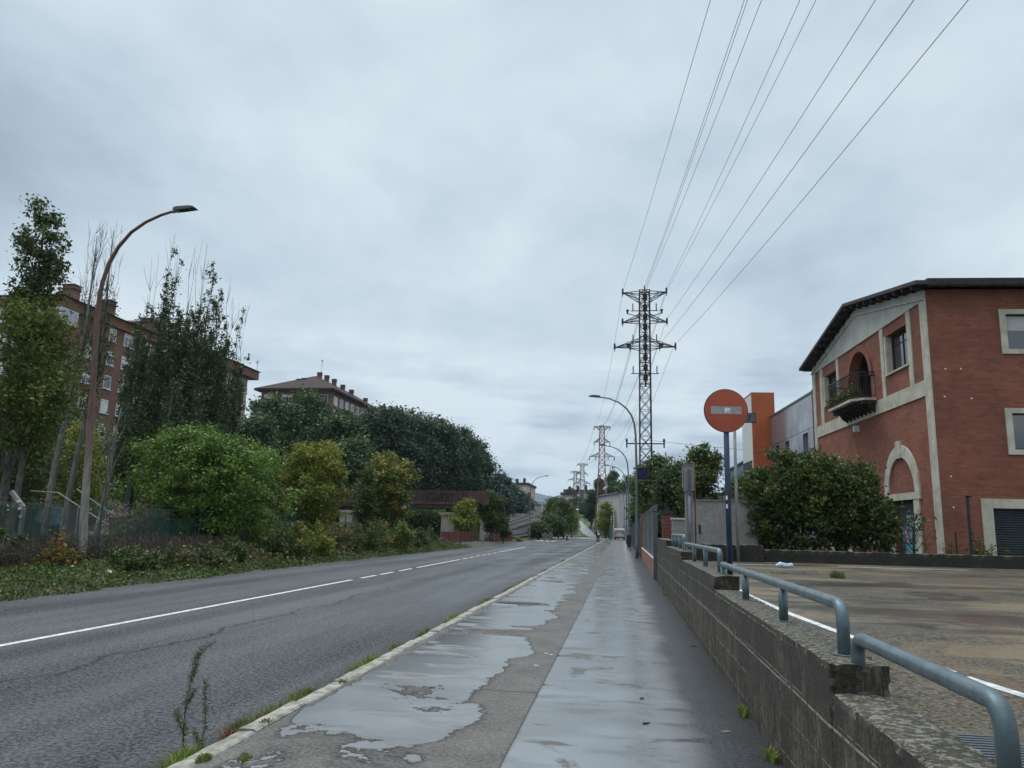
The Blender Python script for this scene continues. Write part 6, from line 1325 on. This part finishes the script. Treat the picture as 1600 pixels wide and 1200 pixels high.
# ------------------------------------------------------------------ weeds and litter near the camera
def tuft(label, x, y, z, r, h, n, mat='grass', blades=True, group=None, name='grass_tuft', ln=None):
    t = thing(name, label, 'weed', (x, y, z), group); k = n; ln = ln or r
    a = rng.uniform(0, 2*pi, k); rr_ = np.sqrt(rng.random(k)); bx = np.cos(a)*rr_*r*.6; by = np.sin(a)*rr_*ln*.9; hh = h*rng.uniform(.35, 1, k); lx = rng.normal(size=k)*.45*hh; ly = rng.normal(size=k)*.45*hh; w = .0045+.003*rng.random(k)
    V = np.empty((k, 5, 3)); ca, sa = np.cos(a+1.3), np.sin(a+1.3)
    for j, (u, ww) in enumerate(((0, 1), (0, -1), (.55, -.8), (.55, .8), (1, 0))): V[:, j, 0] = bx+lx*u**1.7+ca*w*ww; V[:, j, 1] = by+ly*u**1.7+sa*w*ww; V[:, j, 2] = hh*u*(1-.12*u)
    me = bpy.data.meshes.new('blades'); me.from_pydata(V.reshape(-1, 3).tolist(), [], [f for i in range(k) for f in ((5*i, 5*i+1, 5*i+2, 5*i+3), (5*i+3, 5*i+2, 5*i+4))])
    r2 = np.repeat(rng.random(k), 2).astype(np.float32)
    for nme in ('rnd', 'clu'): at = me.attributes.new(nme, 'FLOAT', 'FACE'); at.data.foreach_set('value', r2)
    me.materials.append(L_[mat]); o = bpy.data.objects.new('blades', me); COL.objects.link(o); o.parent = t; return t
gk = 'grass tufts growing along the kerb'
tf = [(250, 1188, 430, 'short thick grass at the foot of the tall feathery weed'), (385, 1125, 620, 'long strip of mossy grass on the road side of the kerb'), (462, 1093, 500, 'bright green grass clump ending the mossy strip'), (560, 1040, 520, 'grass clump on the kerb beside the large puddle'), (612, 1015, 260, 'small grass clump past the large clump'), (650, 990, 300, 'grass clump midway along the kerb'), (687, 968, 380, 'grass clump where the kerb stones look darker'), (735, 940, 300, 'small far grass clump on the kerb'), (770, 922, 320, 'far grass clump before the drain grating'), (800, 910, 420, 'grass clump near the drain grating'), (835, 893, 420, 'grass clump beyond the drain grating'), (868, 877, 300, 'farthest grass clump on the kerb')]
for i, (px, py, n, l) in enumerate(tf):
    g_ = G(px, py, -.08); ln = (.28, .62, .32, .6, .35, .5, .6, .6, .8, 1.0, 1.2, 1.5)[i]; tuft(l, -3.07, g_[1], -.12, .13, .15 if i != 2 else .17, n, 'grass' if i % 3 else 'lime', group=gk, ln=ln)
for px, py, l, n in ((318, 1188, 'small moss tuft on the broken pavement corner', 130), (382, 1186, 'tiny round moss tuft on the pavement near the bottom edge', 70), (415, 1130, 'weed tuft on the inner side of the kerb', 100), (536, 1066, 'reddish weed on top of the kerb stone', 60)):
    g_ = G(px, py, 0); tuft(l, g_[0], g_[1], .0, .075, .045, n, 'grass', ln=.09)
for px, py, z, l in ((1172, 1118, 0, 'green weed growing where wall meets pavement'), (1213, 1188, 0, 'green weed at the wall foot near the bottom edge'), (1042, 930, 0, 'small weed at the far foot of the concrete wall')):
    g_ = G(px, py, z); tuft(l, 1.07, g_[1], 0, .05, .10, 120, 'lime', ln=.12)
g_ = G(1308, 899, .75); q = tuft('low green weed sprouting in the car park', g_[0], g_[1], zl(*g_[:2]), .25, .22, 160, 'olive', ln=.3)
# tall feathery weed with upright stems
g_ = G(285, 1180, -.12); t = thing('tall_weed', 'tall feathery grey-green weed rising from the gutter in the foreground', 'weed', (g_[0], g_[1], -.12)); b0 = Vector((g_[0], g_[1], -.12)); Yw = g_[1]
st = MB(); cl = []
for chain in ([(286, 1180), (287, 1140), (290, 1100), (299, 1062), (306, 1040), (316, 1015), (333, 1006)], [(299, 1062), (303, 1045), (307, 1028), (312, 1018)], [(312, 1172), (320, 1140), (321, 1110), (320, 1080), (321, 1062)], [(287, 1145), (279, 1125), (273, 1112)], [(290, 1105), (297, 1092), (303, 1080)], [(312, 1172), (308, 1150), (300, 1140)]):
    pts = [Vector(P(a, b, Yw+.02*i)) for i, (a, b) in enumerate(chain)]; pts = [p-b0 for p in pts]; st.tube(pts, [.0045*(1-.75*i/len(pts)) for i in range(len(pts))], 5, False)
    for i in range(len(pts)-1):
        for u in np.linspace(0, 1, 9):
            c = pts[i].lerp(pts[i+1], u); cl.append(c)
st.build('stems', 'twig_brown' if False else 'bark_dark', t)
leafs = [tuple(c+Vector((rng.normal()*.014, rng.normal()*.014, rng.normal()*.01+.01))) for c in cl for _ in range(9)]
leaf_object('foliage', np.array(leafs), .032, leafmat('leaf_weed', (.07, .10, .055), (.17, .21, .12)), t, aspect=.22, up=.6)
g_ = G(332, 1150, -.1); tuft('reddish-brown low weed between the tall weed and the kerb', -3.08, g_[1], -.12, .10, .13, 260, 'russet', ln=.18); tuft('dark green leafy weed behind the reddish one', -3.08, g_[1]+.13, -.12, .09, .17, 200, 'olive', ln=.12)
# litter
g_ = G(1226, 886, .77); t = thing('crushed_bottle', 'crumpled pale blue plastic litter in the car park', 'litter', (g_[0], g_[1], zl(*g_[:2]))); m = MB(); z = zl(*g_[:2])
m.tube([(g_[0]-.22, g_[1], z+.06), (g_[0]-.1, g_[1]+.05, z+.09), (g_[0]+.05, g_[1], z+.06), (g_[0]+.2, g_[1]+.06, z+.08)], [.03, .07, .055, .06], 8); part(m, 'bottle', 'cyan_plastic', t)
g_ = G(1243, 894, .76); z = zl(*g_[:2]); tag(MB().bar((g_[0]-.55, g_[1], z+.03), (g_[0]+.5, g_[1]+.1, z+.04), .05, .03).build('broken_plank', 'bark_pale'), 'broken strip of wood lying flat in the car park', 'litter')
g_ = G(104, 898, 0); tag(MB().tube([(g_[0]-.1, g_[1], .06), (g_[0]+.14, g_[1]+.05, .24)], [.025, .03], 8).build('plastic_tube', 'white_paint'), 'white plastic tube lying in ivy beside the foot of the rusty lamp', 'litter')
g_ = G(165, 902, 0); tag(MB().prism([(0, 0), (.1, .03), (.17, -.01), (.14, .09), (.05, .1), (-.01, .06)], (g_[0], g_[1], .12), (1, 0, 0), (0, .5, .6), (0, -1, .3), .03).build('paper_scrap', 'white_paint'), 'crumpled white paper scrap caught in the ivy', 'litter')
for px, py, l in ((858, 1051, 'nearest tiny white paper fleck on the dry strip of pavement'), (834, 1068, 'tiny white paper fleck left of the others, nearest the puddle'), (850, 1049, 'tiny white paper fleck, farthest on the dry strip of pavement')):
    g_ = G(px+0, py-28, 0); tag(MB().prism([(0, 0), (.05, .0), (.06, .02), (.01, .03)], (g_[0], g_[1], .002), (1, 0, 0), (0, 1, 0), (0, 0, 1), .002).build('paper_scrap', 'white_paint'), l, 'litter', 'tiny paper flecks on the pavement')
lf = MB(); 
for i, (px, py, l) in enumerate(((1133, 1144, 'brown fallen leaf on the wet pavement close to the wall'), (1003, 1092, 'dark fallen leaf on the wet pavement strip'), (1085, 1010, 'small dark fallen leaf farther along the wet strip'), (1010, 1130, 'dark wet leaf near the bottom of the wet strip'))):
    g_ = G(px, py, 0); a_ = i*1.3; tag(MB().prism([(-.045, 0), (-.015, .02), (.03, .022), (.05, 0), (.02, -.02), (-.02, -.018)], (g_[0], g_[1], .003), (cos(a_), sin(a_), .05), (-sin(a_), cos(a_), .08), (0, 0, 1), .003).build('fallen_leaf', 'bark_dark' if i else 'dirt_pipe'), l, 'leaf')

# ------------------------------------------------------------------ air
hm = bpy.data.materials.new('haze_air'); hm.use_nodes = True; ht = hm.node_tree
for n_ in list(ht.nodes):
    if n_.type == 'BSDF_PRINCIPLED': ht.nodes.remove(n_)
pv = ht.nodes.new('ShaderNodeVolumePrincipled'); pv.inputs['Color'].default_value = (.62, .80, 1.0, 1); pv.inputs['Density'].default_value = .00010; pv.inputs['Anisotropy'].default_value = .2
ht.links.new(pv.outputs[0], [n_ for n_ in ht.nodes if n_.type == 'OUTPUT_MATERIAL'][0].inputs['Volume'])
MT['haze_air'] = hm; MB().box(-5100, 5100, -200, 7300, -3, 290).build('haze', 'haze_air', kind='stuff')
bpy.data.objects['haze']['label'] = 'thin blue haze in the air over the whole street'; bpy.data.objects['haze']['category'] = 'haze'
